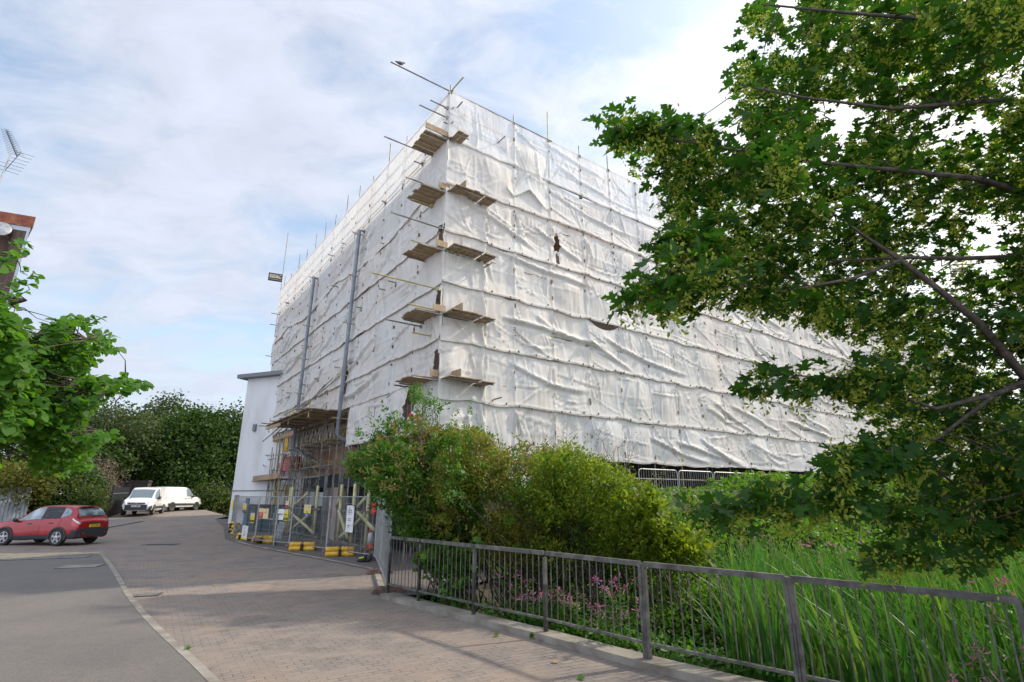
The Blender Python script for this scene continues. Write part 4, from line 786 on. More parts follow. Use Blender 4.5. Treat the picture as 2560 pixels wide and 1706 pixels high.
# ================================================================ PEDESTRIAN RAILING
rl=empty('pedestrian_railing',(0,9,0),'long grey steel pedestrian railing along the kerb in front of the reeds','railing')
H1=1.1; zb_=.085
for i,p in enumerate(RAILP):
    mb=MB(); d=RAILP[min(i+1,len(RAILP)-1)]-RAILP[max(i-1,0)]; d=d/np.linalg.norm(d); d3=np.array([d[0],d[1],0]); n3=np.array([-d[1],d[0],0]); 
    for s_ in ((-.03,.03) if i>3 else (0,)): mb.box(np.array([p[0],p[1],(H1+zb_)/2])+d3*s_,(.05,.05,H1+zb_-.16) if i<4 else (.045,.05,H1+zb_-.02),d3,n3)
    mb.box(np.array([p[0],p[1],zb_+.3]),(.05,.05,.7),d3,n3)
    mb.build('post',M['rail'],rl)
nb=0
for i in range(len(RAILP)-1):
    a=np.array([*RAILP[i],0]);b=np.array([*RAILP[i+1],0]); d=unit(b-a); L=np.linalg.norm(b-a)
    MB().beam(a+ZV*(H1+zb_-.02)+d*.03,b+ZV*(H1+zb_-.02)-d*.03,.05,.06).build('top_rail',M['rail'],rl); MB().beam(a+ZV*(zb_+.17)+d*.03,b+ZV*(zb_+.17)-d*.03,.045,.03).build('bottom_rail',M['rail'],rl)
    n=int(round(L/.125))
    for k in range(1,n): 
        nb+=1; p=a+d*(L*k/n)
        if nb<=98: MB().tube(p+ZV*(zb_+.18),p+ZV*(H1+zb_-.04),.0075,6).build('bar',M['rail'],rl)
# crowd barriers along the podium
CB=['crowd barrier just right of the tall bush','crowd barrier second from the bush','crowd barrier under the sheeting in the middle of the long face','crowd barrier just behind the low maple branch','crowd barrier fifth along the podium','crowd barrier sixth along the podium','crowd barrier seventh along the podium','crowd barrier eighth along the podium','crowd barrier ninth along the podium, partly behind maple leaves','crowd barrier tenth along the podium, under far sheeting','farthest crowd barrier on the podium']
def barrier(t,label):
    e=empty('crowd_barrier',tuple(RP(t,.9,1.85)),label,'barrier','crowd barriers on the podium'); r=.12
    P=[RP(t,.9,2.0),RP(t,.9,2.95-r),RP(t+r*.3,.9,2.95-r*.3),RP(t+r,.9,2.95),RP(t+2.2-r,.9,2.95),RP(t+2.2-r*.3,.9,2.95-r*.3),RP(t+2.2,.9,2.95-r),RP(t+2.2,.9,2.0)]
    MB().ptube(P,.02,7).build('frame',M['fence'],e); MB().tube(RP(t,.9,2.1),RP(t+2.2,.9,2.1),.018).build('rail',M['fence'],e)
    mb=MB()
    for k in range(1,16): mb.tube(RP(t+k*.137,.9,2.1),RP(t+k*.137,.9,2.93),.006,4)
    mb.build('bars',M['fence'],e)
    for q in(.3,1.9): MB().beam(RP(t+q,1.15,1.87),RP(t+q,.65,1.87),.03,.02).build('foot',M['fence'],e)
for k in range(11): barrier(7.75+2.3*k,CB[k])
# ================================================================ COVERS
def cover(x,y,w,l,rz,m,label,nm='manhole_cover',cat='manhole cover',z=.034):
    e=empty(nm,(x,y,z),label,cat,None); d=np.array([math.cos(rz),math.sin(rz),0]); s_=np.array([-d[1],d[0],0]); MB().box((x,y,z+.002),(w,l,.008),d,s_).build('frame',M['iron'],e); n=3 if w>1 else 1
    for k in range(n): MB().box(np.array([x,y,z+.006])+d*((k-(n-1)/2)*w/n),(w/n-.05,l-.06,.006),d,s_).build('plate',m,e)
cover(-15.4,18.9,2.3,.62,.42,M['patch'],'long dark three-plate cover in the footway by the buff blocks')
cover(-12.6,16.75,1.0,.75,.35,M['concrete'],'pale square cover in the left footway near the kerb')
cover(-15.1,24.4,1.3,.6,.1,M['iron'],'dark cover in the block paved road in front of the red car',z=.004)
e=empty('drain_grate',(-7.72,12.25,0),'black drain grate in the road beside the left kerb','drain'); d=unit(np.array([.95,.3,0])); s_=np.array([-d[1],d[0],0])
MB().box((-7.72,12.25,.006),(.55,.42,.006),d,s_).build('frame',M['iron'],e)
for k in range(8): MB().box(np.array([-7.72,12.25,.014])+d*((k-3.5)*.062),(.035,.36,.01),d,s_).build('bar',M['patch'],e)
# ================================================================ VEHICLES
def cr(P,t):
    n=len(P); i=int(min(max(math.floor(t),0),n-2)); f=t-i; a=P[max(i-1,0)];b=P[i];c=P[i+1];d=P[min(i+2,n-1)]
    return .5*((2*b)+(-a+c)*f+(2*a-5*b+4*c-d)*f*f+(-a+3*b-3*c+d)*f**3)
class Loft:
    def __init__(s,st):   # station: x, zb, ws, wm, wb, zbelt, wr, zr
        s.R=[]
        for x,zb,ws,wm,wb,zl,wr,zr in st:
            zm=zb+(zl-zb)*.5
            s.R.append(np.array([(x,0,zb),(x,ws*.85,zb),(x,ws,zb+.1),(x,wm,zm),(x,wb,zl),(x,wb*.4+wr*.6,zl+(zr-zl)*.62),(x,wr,zr-.045),(x,wr*.72,zr-.005),(x,0,zr+.015)]))
        s.R=np.array(s.R); s.n=len(s.R)
    def P(s,u,v):
        ring=np.array([cr(s.R[:,j],u) for j in range(max(0,int(v)-1),min(9,int(v)+3))]); j0=max(0,int(v)-1)
        return cr(ring,v-j0) if True else None
    def body(s,m,par,nm='body',nu=4,nv=3):
        us=np.linspace(0,s.n-1,(s.n-1)*nu+1); vs=np.linspace(0,8,8*nv+1); G=np.array([[s.P(u,v) for v in vs] for u in us]); Lft=G.copy(); Rt=G[:,::-1].copy(); Rt[:,:,1]*=-1
        A=np.concatenate([Lft,Rt[:,1:-1]],1); r,c,_=A.shape; F=[]
        for i in range(r-1):
            for j in range(c): j2=(j+1)%c; F.append([i*c+j,i*c+j2,(i+1)*c+j2,(i+1)*c+j])
        F.append([j for j in range(c)][::-1]); F.append([(r-1)*c+j for j in range(c)])
        o=mesh(nm,A.reshape(-1,3),F,m,par,True,False); return o
    def patch(s,u0,u1,v0,v1,m,par,nm,side=1,off=.008,k=6,shape=None,both=False):
        # shape: optional function (a,b)->(u,v)
        V=[]; 
        for a in np.linspace(0,1,k+1):
            for b in np.linspace(0,1,k+1):
                u,v=(shape(a,b) if shape else (u0+(u1-u0)*a,v0+(v1-v0)*b)); p=s.P(u,v); du=s.P(min(u+.05,s.n-1),v)-s.P(max(u-.05,0),v); dv=s.P(u,min(v+.05,8))-s.P(u,max(v-.05,0)); n=unit(np.cross(dv,du)); c=np.array([p[0],0,.7]); n=n if np.dot(n,p-c)>0 else -n
                V.append(p+n*off)
        V=np.array(V); V[:,1]*=side
        F=[[i*(k+1)+j,i*(k+1)+j+1,(i+1)*(k+1)+j+1,(i+1)*(k+1)+j] for i in range(k) for j in range(k)]
        return mesh(nm,V,F,m,par,True,False)
def wheel(par,x,y,side,r,style):
    e=mesh('wheel',[],[],M['rubber'],par,False,False)
    w=.21; c=np.array([x,y-side*w/2,r]); a=np.array([0,side,0])
    t=MB().lathe(c,[(r*.62,-w/2),(r*.93,-w/2),(r,-w*.35),(r,w*.35),(r*.95,w*.48),(r*.70,w*.5),(r*.66,w*.44)],28,a).build('tyre',M['rubber'],e,True,False)
    if style=='alloy':
        MB().lathe(c,[(r*.67,-w*.3),(r*.67,w*.45),(r*.63,w*.46),(r*.62,w*.2),(.02,w*.1)],28,a).build('rim',M['trim'],e,True,False)
        mb=MB(); o=c+a*w*.40
        for k in range(5):
            q=2*math.pi*k/5+.3; d=np.array([math.cos(q),0,math.sin(q)]); mb.beam(o+d*.03,o+d*r*.62,.085,.03,(0,1,0)) if False else mb.prism([o+d*.02+np.cross(a,d)*.05,o+d*r*.65+np.cross(a,d)*.035,o+d*r*.65-np.cross(a,d)*.035,o+d*.02-np.cross(a,d)*.05],a*.03)
        mb.lathe(o,[(.07,0),(.07,.035),(.03,.045)],14,a); 
        ring=MB().lathe(o,[(r*.68,0),(r*.68,.02),(r*.60,.02),(r*.60,0)],28,a); mb.add(ring.v,[f for f in ring.f if len(f)==4]); mb.build('spokes',M['alloy'],e,False,False)
    else:
        MB().lathe(c,[(r*.67,-w*.3),(r*.67,w*.45),(r*.60,w*.46),(r*.55,w*.30),(r*.3,w*.34),(r*.22,w*.45),(.02,w*.46)],28,a).build('rim',mat('wheel_steel',(.22,.22,.23),.5,.5) if style=='steel' else M['alloy'],e,True,False)
def arches(par,xs_,w,r,flare,m):
    for x in xs_:
        for sd_ in(-1,1):
            mb=MB(); pts=[]
            for a in np.linspace(-.15,math.pi+.15,20): pts.append(np.array([x+r*math.cos(a),sd_*(w+.004),.34+r*math.sin(a)]))
            mb.prism(pts,np.array([0,-sd_*.22,0])); mb.build('wheel_arch',M['dark'],par,False,False)
            if flare:
                v=[];f=[]
                for i,a in enumerate(np.linspace(-.2,math.pi+.2,20)):
                    for rr,oo in((r-.01,.0),(r-.005,.025),(r+.055,.022),(r+.06,-.01)): v.append((x+rr*math.cos(a),sd_*(w+oo),.34+rr*math.sin(a)))
                for i in range(19):
                    for j in range(3): f.append([i*4+j,i*4+j+1,(i+1)*4+j+1,(i+1)*4+j])
                mesh('arch_trim',v,f,m,par,False,False)
def place_vehicle(e,p,h):   # rear axle centre at p, heading vector h
    e.location=(float(p[0]),float(p[1]),float(p[2])); e.rotation_euler=(0,0,math.atan2(h[1],h[0]))
# red car
rc=empty('red_car',(0,0,0),'red family car with a dark cloth hung in its rear door window','car')
st=[(-.86,.46,.55,.62,.58,.84,.50,.90),(-.83,.36,.78,.82,.76,.95,.66,1.0),(-.70,.29,.85,.885,.84,1.03,.70,1.12),(-.58,.29,.87,.89,.85,1.10,.66,1.40),(-.34,.28,.88,.89,.855,1.12,.62,1.58),(.1,.27,.88,.89,.86,1.08,.63,1.635),(.8,.26,.88,.89,.86,1.05,.64,1.65),(1.35,.26,.88,.89,.86,1.03,.63,1.61),(1.75,.22,.88,.89,.855,.99,.62,1.46),(2.15,.22,.88,.89,.85,.985,.64,1.22),(2.5,.24,.88,.89,.84,.97,.70,1.05),(2.95,.26,.86,.88,.81,.93,.66,.99),(3.25,.28,.80,.84,.74,.86,.58,.91),(3.44,.36,.62,.68,.6,.72,.45,.77)]
L=Loft(st); L.body(M['redpaint'],rc)
for sd_ in (1,-1):
    L.patch(4.95,6.25,4.12,5.8,M['glass'] if sd_<0 else mat('cloth_shade',(.045,.045,.05),.9,var=((.02,.02,.022),(.09,.09,.095)),vscale=6,stretch=(1,1,6)),rc,'rear_door_window',sd_,.010)
    L.patch(0,0,0,0,M['glassl'],rc,'front_door_window',sd_,.010,shape=lambda a,b:(6.33+a*(2.75-1.35*b),4.12+b*1.68*(1-.12*a)))
    L.patch(0,0,0,0,M['glassl'],rc,'quarter_window',sd_,.010,shape=lambda a,b:(4.88-a*.95,4.15+.25*a+b*(1.55-.95*a)))
    L.patch(2.2,11.5,.9,2.35,M['trim'],rc,'sill_trim',sd_,.012,10)
    L.patch(0,0,0,0,M['black'],rc,'door_seam',sd_,.006,4,shape=lambda a,b:(6.27+.02*a-.0*b,2.4+3.4*b)); L.patch(0,0,0,0,M['black'],rc,'door_seam',sd_,.006,4,shape=lambda a,b:(4.75+.02*a+.15*(1-b),2.6+1.5*b))
    L.patch(0,0,0,0,M['lampred'],rc,'tail_lamp',sd_,.016,5,shape=lambda a,b:(.75+a*2.3,3.25+.75*b*(1-.45*a)+.18*a)); L.patch(0,0,0,0,M['lampclear'],rc,'tail_lamp',sd_,.018,5,shape=lambda a,b:(.7+a*2.4,3.72+.36*b*(1-.6*a)+.2*a))
    for x in (.45,1.5): MB().box((x,sd_*.895,.90 if x>1 else .93),(.20,.04,.03)).build('door_handle',M['trim'],rc,False,False)
    MB().ptube([(2.15,sd_*.86,1.0),(2.18,sd_*.95,1.05),(2.2,sd_*1.03,1.08)],[.05,.09,.06],8).build('wing_mirror',M['trim'],rc,True,False)
    L.patch(11.6,12.7,3.3,4.2,M['lampclear'],rc,'headlight',sd_,.014)
    for x,sy in((0,1),(2.63,1)): wheel(rc,x,sd_*.918,sd_,.345,'alloy')
arches(rc,(0,2.63),.905,.385,True,M['trim'])
L.patch(.05,2.6,.9,2.95,M['trim'],rc,'rear_bumper',1,.014,8); L.patch(.05,2.6,.9,2.95,M['trim'],rc,'rear_bumper',-1,.014,8)
MB().box((-.85,0,.53),(.10,1.45,.34)).build('rear_bumper',M['trim'],rc,False,False)
def quadp(par,nm,m,P,off): 
    P=[np.array(p,float) for p in P]; n=unit(np.cross(P[1]-P[0],P[3]-P[0])); n=n if n[0]<0 else -n; k=5; V=[]
    for a in np.linspace(0,1,k+1):
        for b in np.linspace(0,1,k+1): V.append((P[0]*(1-a)+P[1]*a)*(1-b)+(P[3]*(1-a)+P[2]*a)*b+n*off)
    return mesh(nm,V,[[i*(k+1)+j,i*(k+1)+j+1,(i+1)*(k+1)+j+1,(i+1)*(k+1)+j] for i in range(k) for j in range(k)],m,par,False,False)
L.patch(0,0,0,0,M['glassl'],rc,'rear_window',1,.012,8,shape=lambda a,b:(2.35+1.35*a,8-(1-.06*a)*b*1.85)); L.patch(0,0,0,0,M['glassl'],rc,'rear_window',-1,.012,8,shape=lambda a,b:(2.35+1.35*a,8-(1-.06*a)*b*1.85))
L.patch(0,0,0,0,M['glass'],rc,'windscreen',1,.012,8,shape=lambda a,b:(7.9+2.0*a,8-b*1.9)); L.patch(0,0,0,0,M['glass'],rc,'windscreen',-1,.012,8,shape=lambda a,b:(7.9+2.0*a,8-b*1.9))
MB().box((-.46,0,1.60),(.22,1.1,.035)).build('spoiler',M['redpaint'],rc,False,False); MB().beam((-.70,.05,1.15),(-.66,-.45,1.22),.03,.025).build('wiper',M['rubber'],rc,False,False)
MB().box((-.885,0,.80),(.03,.54,.125)).build('number_plate',M['platey'],rc,False,False); MB().box((-.87,0,.90),(.06,.62,.06)).build('plate_recess',M['trim'],rc,False,False)
text('lettering','YC11 KZV',.095,(-.905,0,.80),(0,-1,0),(0,0,1),M['black'],rc,.001,False)
for sd_ in(1,-1): MB().lathe((-.905,sd_*.55,.5),[(.04,0),(.04,.02)],10,(-1,0,0)).build('reflector',M['lampred'],rc,False,False)
hd=unit(np.array([-.992,.115,0])); lft=np.array([-hd[1],hd[0],0]); place_vehicle(rc,np.array([-18.98,24.55,0]),hd); rc.scale=(.95,.97,.98)
# vans
def van(label,plate,facing):
    e=empty('white_van',(0,0,0),label,'van','white vans parked by the dark fence')
    st=[(-.80,.42,.78,.82,.80,1.05,.70,1.70),(-.76,.34,.86,.89,.87,1.07,.76,1.79),(-.4,.30,.88,.905,.88,1.08,.78,1.82),(.6,.28,.88,.905,.88,1.08,.78,1.84),(1.45,.28,.88,.905,.88,1.07,.76,1.82),(1.9,.28,.88,.905,.88,1.06,.72,1.70),(2.2,.28,.88,.905,.875,1.05,.68,1.50),(2.5,.28,.88,.905,.87,1.04,.68,1.27),(2.75,.28,.88,.90,.85,1.01,.70,1.12),(3.1,.30,.86,.88,.82,.95,.68,1.03),(3.38,.30,.82,.85,.74,.84,.6,.90),(3.5,.34,.70,.74,.62,.66,.5,.72)]
    L=Loft(st); L.body(M['whitepaint'],e)
    for s in(1,-1):
        L.patch(0,0,0,0,M['glass'],e,'door_window',s,.01,shape=lambda a,b:(4.05+a*(3.6-2.0*b),4.1+b*1.75*(1-.1*a))); L.patch(1.9,6.6,2.2,2.75,M['trim'],e,'side_moulding',s,.015)
        L.patch(9.6,11,.9,3.25,M['trim'],e,'front_bumper',s,.014); L.patch(0,1.25,.9,2.3,M['trim'],e,'rear_bumper',s,.014)
        L.patch(0,0,0,0,M['lampclear'],e,'headlight',s,.018,shape=lambda a,b:(9.0+a*1.35,3.55+.55*a+.75*b)); L.patch(.3,1.0,3.7,5.0,M['lampred'],e,'tail_lamp',s,.016)
        L.patch(0,0,0,0,M['black'],e,'door_seam',s,.005,4,shape=lambda a,b:(3.9+.02*a,1.5+4.4*b)); L.patch(0,0,0,0,M['glass'],e,'windscreen',s,.012,8,shape=lambda a,b:(5.15+2.75*a,8-b*1.75))
        for x in(1.35,1.75): MB().box((x,s*.915,.98),(.16,.03,.035)).build('door_handle',M['trim'],e,False,False)
        MB().ptube([(2.1,s*.88,1.05),(2.12,s*1.0,1.12),(2.12,s*1.04,1.22)],[.05,.09,.07],8).build('wing_mirror',M['trim'],e,True,False)
        for x in(0,2.73): wheel(e,x,s*.928,s,.325,'steel' if facing=='away' else 'alloy')
    arches(e,(0,2.73),.915,.36,False,None)
    MB().box((3.52,0,.52),(.06,1.25,.34)).build('front_bumper',M['trim'],e,False,False); MB().box((3.54,0,.78),(.05,1.0,.1)).build('grille',M['black'],e,False,False); MB().box((3.575,0,.79),(.02,.95,.015)).build('chrome_strip',M['alloy'],e,False,False)
    MB().lathe((3.57,0,.81),[(.06,0),(.05,.02)],6,(1,0,0)).build('badge',M['alloy'],e,False,False)
    MB().box((3.57,0,.6),(.02,.52,.11)).build('number_plate',M['white'],e,False,False); text('lettering',plate,.085,(3.583,0,.6),(0,1,0),(0,0,1),M['black'],e,.001,False)
    MB().box((-.86,0,.45),(.12,1.6,.28)).build('rear_bumper',M['trim'],e,False,False); MB().box((-.812,0,1.2),(.012,.012,1.0)).build('door_seam',M['black'],e,False,False)
    MB().tube((1.6,0,1.83),(1.35,0,2.15),.006,4).build('aerial',M['black'],e,False,False); return e
v1=van('white van facing the camera with a dark front bumper','FG66 XMO','cam'); h=unit(np.array([.36,-.93,0])); lf=np.array([-h[1],h[0],0]); place_vehicle(v1,np.array([-26.2,40.2,gz(-26.2,39.0)]),h)
v2=van('white van turned away with its right side and rear corner showing','KV15 UHT','away'); place_vehicle(v2,np.array([-27.25,43.3,gz(-27,44.5)]),unit(np.array([.12,.99,0])))
# gate frame, brick wall, dark fence, sheet fence behind
gt=empty('black_gate',tuple(ony(270,1290,38)*[1,1,0]+[0,0,.65]),'tall black sheeted gate standing open beside the white vans','gate')
p0=onz(268,1296,.62); p1=ony(312,1280,p0[1]+5.5); p1[2]=.7; d=unit(p1-p0); s_=np.array([-d[1],d[0],0])
gl_=np.linalg.norm(p1-p0)+.05
MB().box((p0+p1)/2+ZV*1.05,(gl_,.05,1.8),d,s_).build('panel',M['blackmetal'],gt)
for p in(p0,p1): MB().box(p+ZV*1.05,(.1,.1,2.1),d,s_).build('post',M['black'],gt)
MB().box((p0+p1)/2+ZV*.12,(gl_,.07,.07),d,s_).build('rail',M['black'],gt); MB().box((p0+p1)/2+ZV*1.55,(gl_,.07,.03),d,s_).build('rail',M['fence'],gt)
a=ony(286,1225,48); b=ony(372,1225,47); zt=ony(320,1205,47.5)[2]; d=unit((b-a)*[1,1,0]); c=(a+b)/2; c[2]=(zt+.3)/2+.2
bw=empty('brick_wall',(c[0],c[1],.8),'dark brick wall panel rising behind the vans under the trees','wall'); o=MB().box((0,0,c[2]-.8),(np.linalg.norm((b-a)[:2]),.3,zt-.5)).build('brickwork',M['brickwall'],bw,False,False); bw.rotation_euler=(0,0,math.atan2(d[1],d[0]))
MB().box((0,0,zt-.8),(np.linalg.norm((b-a)[:2])+.1,.36,.12)).build('coping',M['iron'],bw,False,False)
df=empty('dark_fence',(-24,52,1),'dark navy panel fence in deep shade beneath the big tree','fence')
for k in range(9): x=-30+k*2.0; MB().box((x+1,52,2.1),(1.94,.06,2.0)).build('panel',M['blackmetal'],df); MB().box((x,52,2.15),(.12,.12,2.2)).build('post',M['black'],df)
sf=empty('sheet_fence',(-29,30,0),'pale grey corrugated sheet fence leaning at the left edge behind the red car','fence')
m=mat('corrugated_grey',(.33,.35,.36),.6,.2,var=((.24,.26,.27),(.42,.44,.45)),vscale=1.5); v=[];f=[]; a=ony(-90,1300,31.); b=ony(66,1290,33.); d=unit((b-a)*[1,1,0]); nrm=np.array([d[1],-d[0],0]); Lg=np.linalg.norm((b-a)[:2])
for k in range(61): 
    p=a+d*(Lg*k/60); p[2]=0; v+=[p+nrm*.05*math.cos(k*1.6)+ZV*.1,p+nrm*.05*math.cos(k*1.6)+ZV*(2.35+.2*k/60)-nrm*.2]
f=[[2*k,2*k+2,2*k+3,2*k+1] for k in range(60)]; mesh('sheets',v,f,m,sf)
for k in (0,30,60): MB().tube(a*[1,1,0]+d*(Lg*k/60)-nrm*.15,a*[1,1,0]+d*(Lg*k/60)-nrm*.35+ZV*2.4,.04).build('post',M['pole'],sf)
# ================================================================ HOUSE at left
HY=32.; hc=ony(90,543,HY); ho=empty('town_house',(hc[0],hc[1],0),'brown clad house with a terracotta coping at the left edge','house')
d=unit(np.array([-.97,-.25,0])); s_=np.array([-d[1],d[0],0]); s_=s_ if s_[1]>0 else -s_; top=hc[2]
d=unit(np.array([-.91,-.415,0])); s_=np.array([-.415,.91,0]); bk=np.array([-.74,.67,0]); H0=hc*[1,1,0]
def hp(a,b,z): return H0+d*a+bk*b+ZV*z
def hpr(a0,a1,b0,b1,z0,z1): return MB().prism([hp(a0,b0,z0),hp(a1,b0,z0),hp(a1,b1,z0),hp(a0,b1,z0)],ZV*(z1-z0))
hpr(.9,9,1.0,9,0,top-1.2).build('wall',M['cladding'],ho)
hpr(0,9,0,9,top-.78,top).build('coping',M['coping'],ho)
hpr(.1,9,.06,8.9,top-1.1,top-.79).build('fascia_board',mat('grey_fascia',(.38,.41,.44),.6),ho)
hpr(.12,.27,.0,.2,0,top-1.11).build('corner_post',mat('grey_fascia2',(.38,.41,.44),.6),ho)
hpr(.28,.9,.1,8,0,top-1.11).build('side_fin',M['cladding'],ho)
for z in (top-5.2,top-8.2): hpr(1.4,2.6,.92,1.05,z,z+1.3).build('window',M['glassl'],ho)
# dish
dp=ony(2,572,HY-.8); e=empty('satellite_dish',tuple(dp),'round grey satellite dish on the brown house at the left edge','satellite dish')
MB().lathe(dp,[(.02,.12),(.3,.10),(.52,.02),(.55,0),(.50,-.02),(.28,.06)],24,(.5,-.8,.25)).build('dish',M['fence'],e,True); MB().tube(dp+(0,.0,-.1),dp+np.array([.1,.55,-.4]),.03).build('arm',M['steel'],e)
# aerial
t0=ony(0,452,HY); t1=ony(27,383,HY); mst=t0+(t0-t1)*2.2; e=empty('tv_aerial',tuple(mst),'television aerial with many short elements on a leaning mast, upper left','aerial')
MB().tube(mst,t1,.045).build('mast',M['fence'],e)
q0=ony(16,327,HY-.4); q1=ony(43,393,HY+.3); MB().tube(q0,q1,.025).build('boom',M['blackmetal'],e); bd_=unit(q1-q0)
for k in range(14):
    c=q0+(q1-q0)*(k/14); mb=MB()
    for s3 in((.62,.16),): x_=np.array([.93,.1,-.28]); mb.tube(c-x_*(.42+.02*k),c+x_*(.42+.02*k),.012,4)
    if k%1==0: mb.tube(c+ZV*.08-x_*.15,c+ZV*.08+x_*.15,.016,4)
    mb.build('element',M['blackmetal'],e)
x_=np.array([.93,.1,-.26])
for k in range(7): c=q1+np.array([.15-.12*k,0,.35-.24*k])*1.0; MB().tube(c-x_*(.9 if k>3 else .3),c+x_*1.0,.012,4).build('reflector_rod',M['blackmetal'],e)
MB().tube(q1+np.array([.15,0,.35]),q1+np.array([-.6,0,-1.15]),.02,5).build('reflector_spine',M['blackmetal'],e)
# ================================================================ VEGETATION
def polysample(poly,n):
    P=np.array(D2(poly)); lo,hi=P.min(0),P.max(0); q=RNG.uniform(lo,hi,(n*6,2)); return q[inpoly(q[:,0],q[:,1],P)][:n]
def rays(q):
    x=(q[:,0]-1280)/FP; up=-(q[:,1]-853)/FP; return np.stack([x,CP-up*SP,SP+up*CP],1)
def twig_path(a,b,k=5,w=.1):
    a=np.array(a);b=np.array(b); t=np.linspace(0,1,k)[:,None]; p=a+(b-a)*t; L=np.linalg.norm(b-a); p[1:-1]+=RNG.normal(size=(k-2,3))*w*L*.3; return p
# ---- maple on the right
mp_=empty('maple_tree',(6.6,4.9,-.5),'maple tree with hanging yellow green keys reaching in from the right edge','tree')
mpoly=[(1700,-60),(2700,-60),(2700,1270),(2353,1240),(2170,1235),(2110,1180),(2060,1130),(2075,1010),(2000,950),(1960,880),(2020,820),(1960,770),(1880,745),(1800,700),(1700,640),(1640,640),(1560,700),(1510,720),(1480,690),(1435,690),(1470,640),(1520,560),(1540,520),(1525,430),(1450,380),(1395,350),(1390,280),(1430,255),(1520,290),(1590,280),(1660,215),(1645,150),(1700,150),(1740,118),(1850,135),(1870,95),(1800,80),(1720,95)]
sprays=[([(2100,880),(1900,860),(1790,870),(1700,885)],45),([(2100,1010),(1990,1020),(1900,1060)],35),([(2400,1180),(2150,1175),(1900,1140),(1750,1150),(1600,1165)],46),([(2300,1260),(2100,1262),(1980,1275)],22),([(2150,1060),(2020,1060),(1880,1075)],22),([(1640,560),(1560,540),(1520,560)],22),([(1560,640),(1500,660),(1450,680)],25),([(1900,690),(1760,680),(1600,660)],30),([(1640,300),(1480,290),(1420,290)],32)]
q=polysample(mpoly,2900)
nz_=vnoise(q/ (150.),1.)*.6+vnoise(q/60.+9,1.)*.4
q=q[nz_>.395-.09*np.clip((q[:,0]/DS-1950)/250,0,1)]; dpt=3.3+2.9*vnoise(q/220.+3,1.)+RNG.uniform(-.3,1.6,len(q))
qs=[];ds=[]
for pts,wd in sprays:
    P=np.array(D2(pts)); s_=np.r_[0,np.cumsum(np.linalg.norm(np.diff(P,axis=0),axis=1))]; n=int(s_[-1]*wd/520)+10; t=RNG.random(n)*s_[-1]; f=t/s_[-1]
    c=np.stack([np.interp(t,s_,P[:,0]),np.interp(t,s_,P[:,1])],1)+RNG.normal(size=(n,2))*wd*.5*(1-.45*f[:,None]); qs.append(c); ds.append(3.7+.8*vnoise(c/200.,1.)+RNG.uniform(-.25,.25,n)+.4*(1-f))
q=np.vstack([q]+qs); dpt=np.concatenate([dpt]+ds)
C0=CAM+rays(q)*dpt[:,None]
trunk=np.array([6.6,4.9,-.55]); ex=np.array([7.4,5.0,5.2])+rdir(1300)*(RNG.random((1300,1))**.4)*np.array([2.8,2.8,3.4]); rr_=ex-CAM; f_=rr_[:,1]*CP+rr_[:,2]*SP; u_=1280+FP*rr_[:,0]/np.maximum(f_,.05); C0=np.vstack([C0,ex[(f_<.2)|(u_>2700)]])
# leaves: each cluster has a twig pointing outwards from the crown
hub=np.array([6.0,4.8,3.6]); n=len(C0); dirv=unit(unit(C0-hub)+RNG.normal(size=(n,3))*.45)
nl=6; Pl=[];Dl=[];Nl=[];Sl=[]
for k in range(nl):
    t=RNG.uniform(-.25,.12,n)[:,None]; side=unit(np.cross(dirv,[0,0,1.]))*(1 if k%2 else -1)
    d=unit(dirv*RNG.uniform(.1,1,(n,1))+side*RNG.uniform(.3,1.1,(n,1))+np.array([0,0,-.35])+RNG.normal(size=(n,3))*.25)
    Pl.append(C0+dirv*t+d*.06); Dl.append(d); Nl.append(unit(np.array([0,0,1.])+RNG.normal(size=(n,3))*.42)); Sl.append(RNG.uniform(.075,.15,n))
Pl=np.vstack(Pl);Dl=np.vstack(Dl);Nl=np.vstack(Nl);Sl=np.concatenate(Sl); hp_=Pl-CAM; ok=(np.linalg.norm(hp_,axis=1)>2.6); 
leaves('foliage',Pl[ok],Dl[ok],Nl[ok],Sl[ok],MAPLE,M['mapleleaf'],mp_,.25)
sel=C0[RNG.random(n)<.72]; m_=len(sel); nk=46
Pk=np.repeat(sel,nk,0)+RNG.normal(size=(m_*nk,3))*np.array([.04,.04,.075])-np.array([0,0,.07]); Dk=rdir(m_*nk,-.4); leaves('keys',Pk,Dk,rdir(m_*nk),RNG.uniform(.032,.048,m_*nk),OVAL,M['key'],mp_,.1)
mb=MB(); mb.ptube([trunk,trunk+(.05,0,1.2),trunk+(-.1,.05,2.8),trunk+(0,.1,5.),trunk+(.1,.2,8.)],[.22,.18,.15,.1,.04],10)
def dp(x,y,d): r=ray(x*DS,y*DS); return CAM+r*d
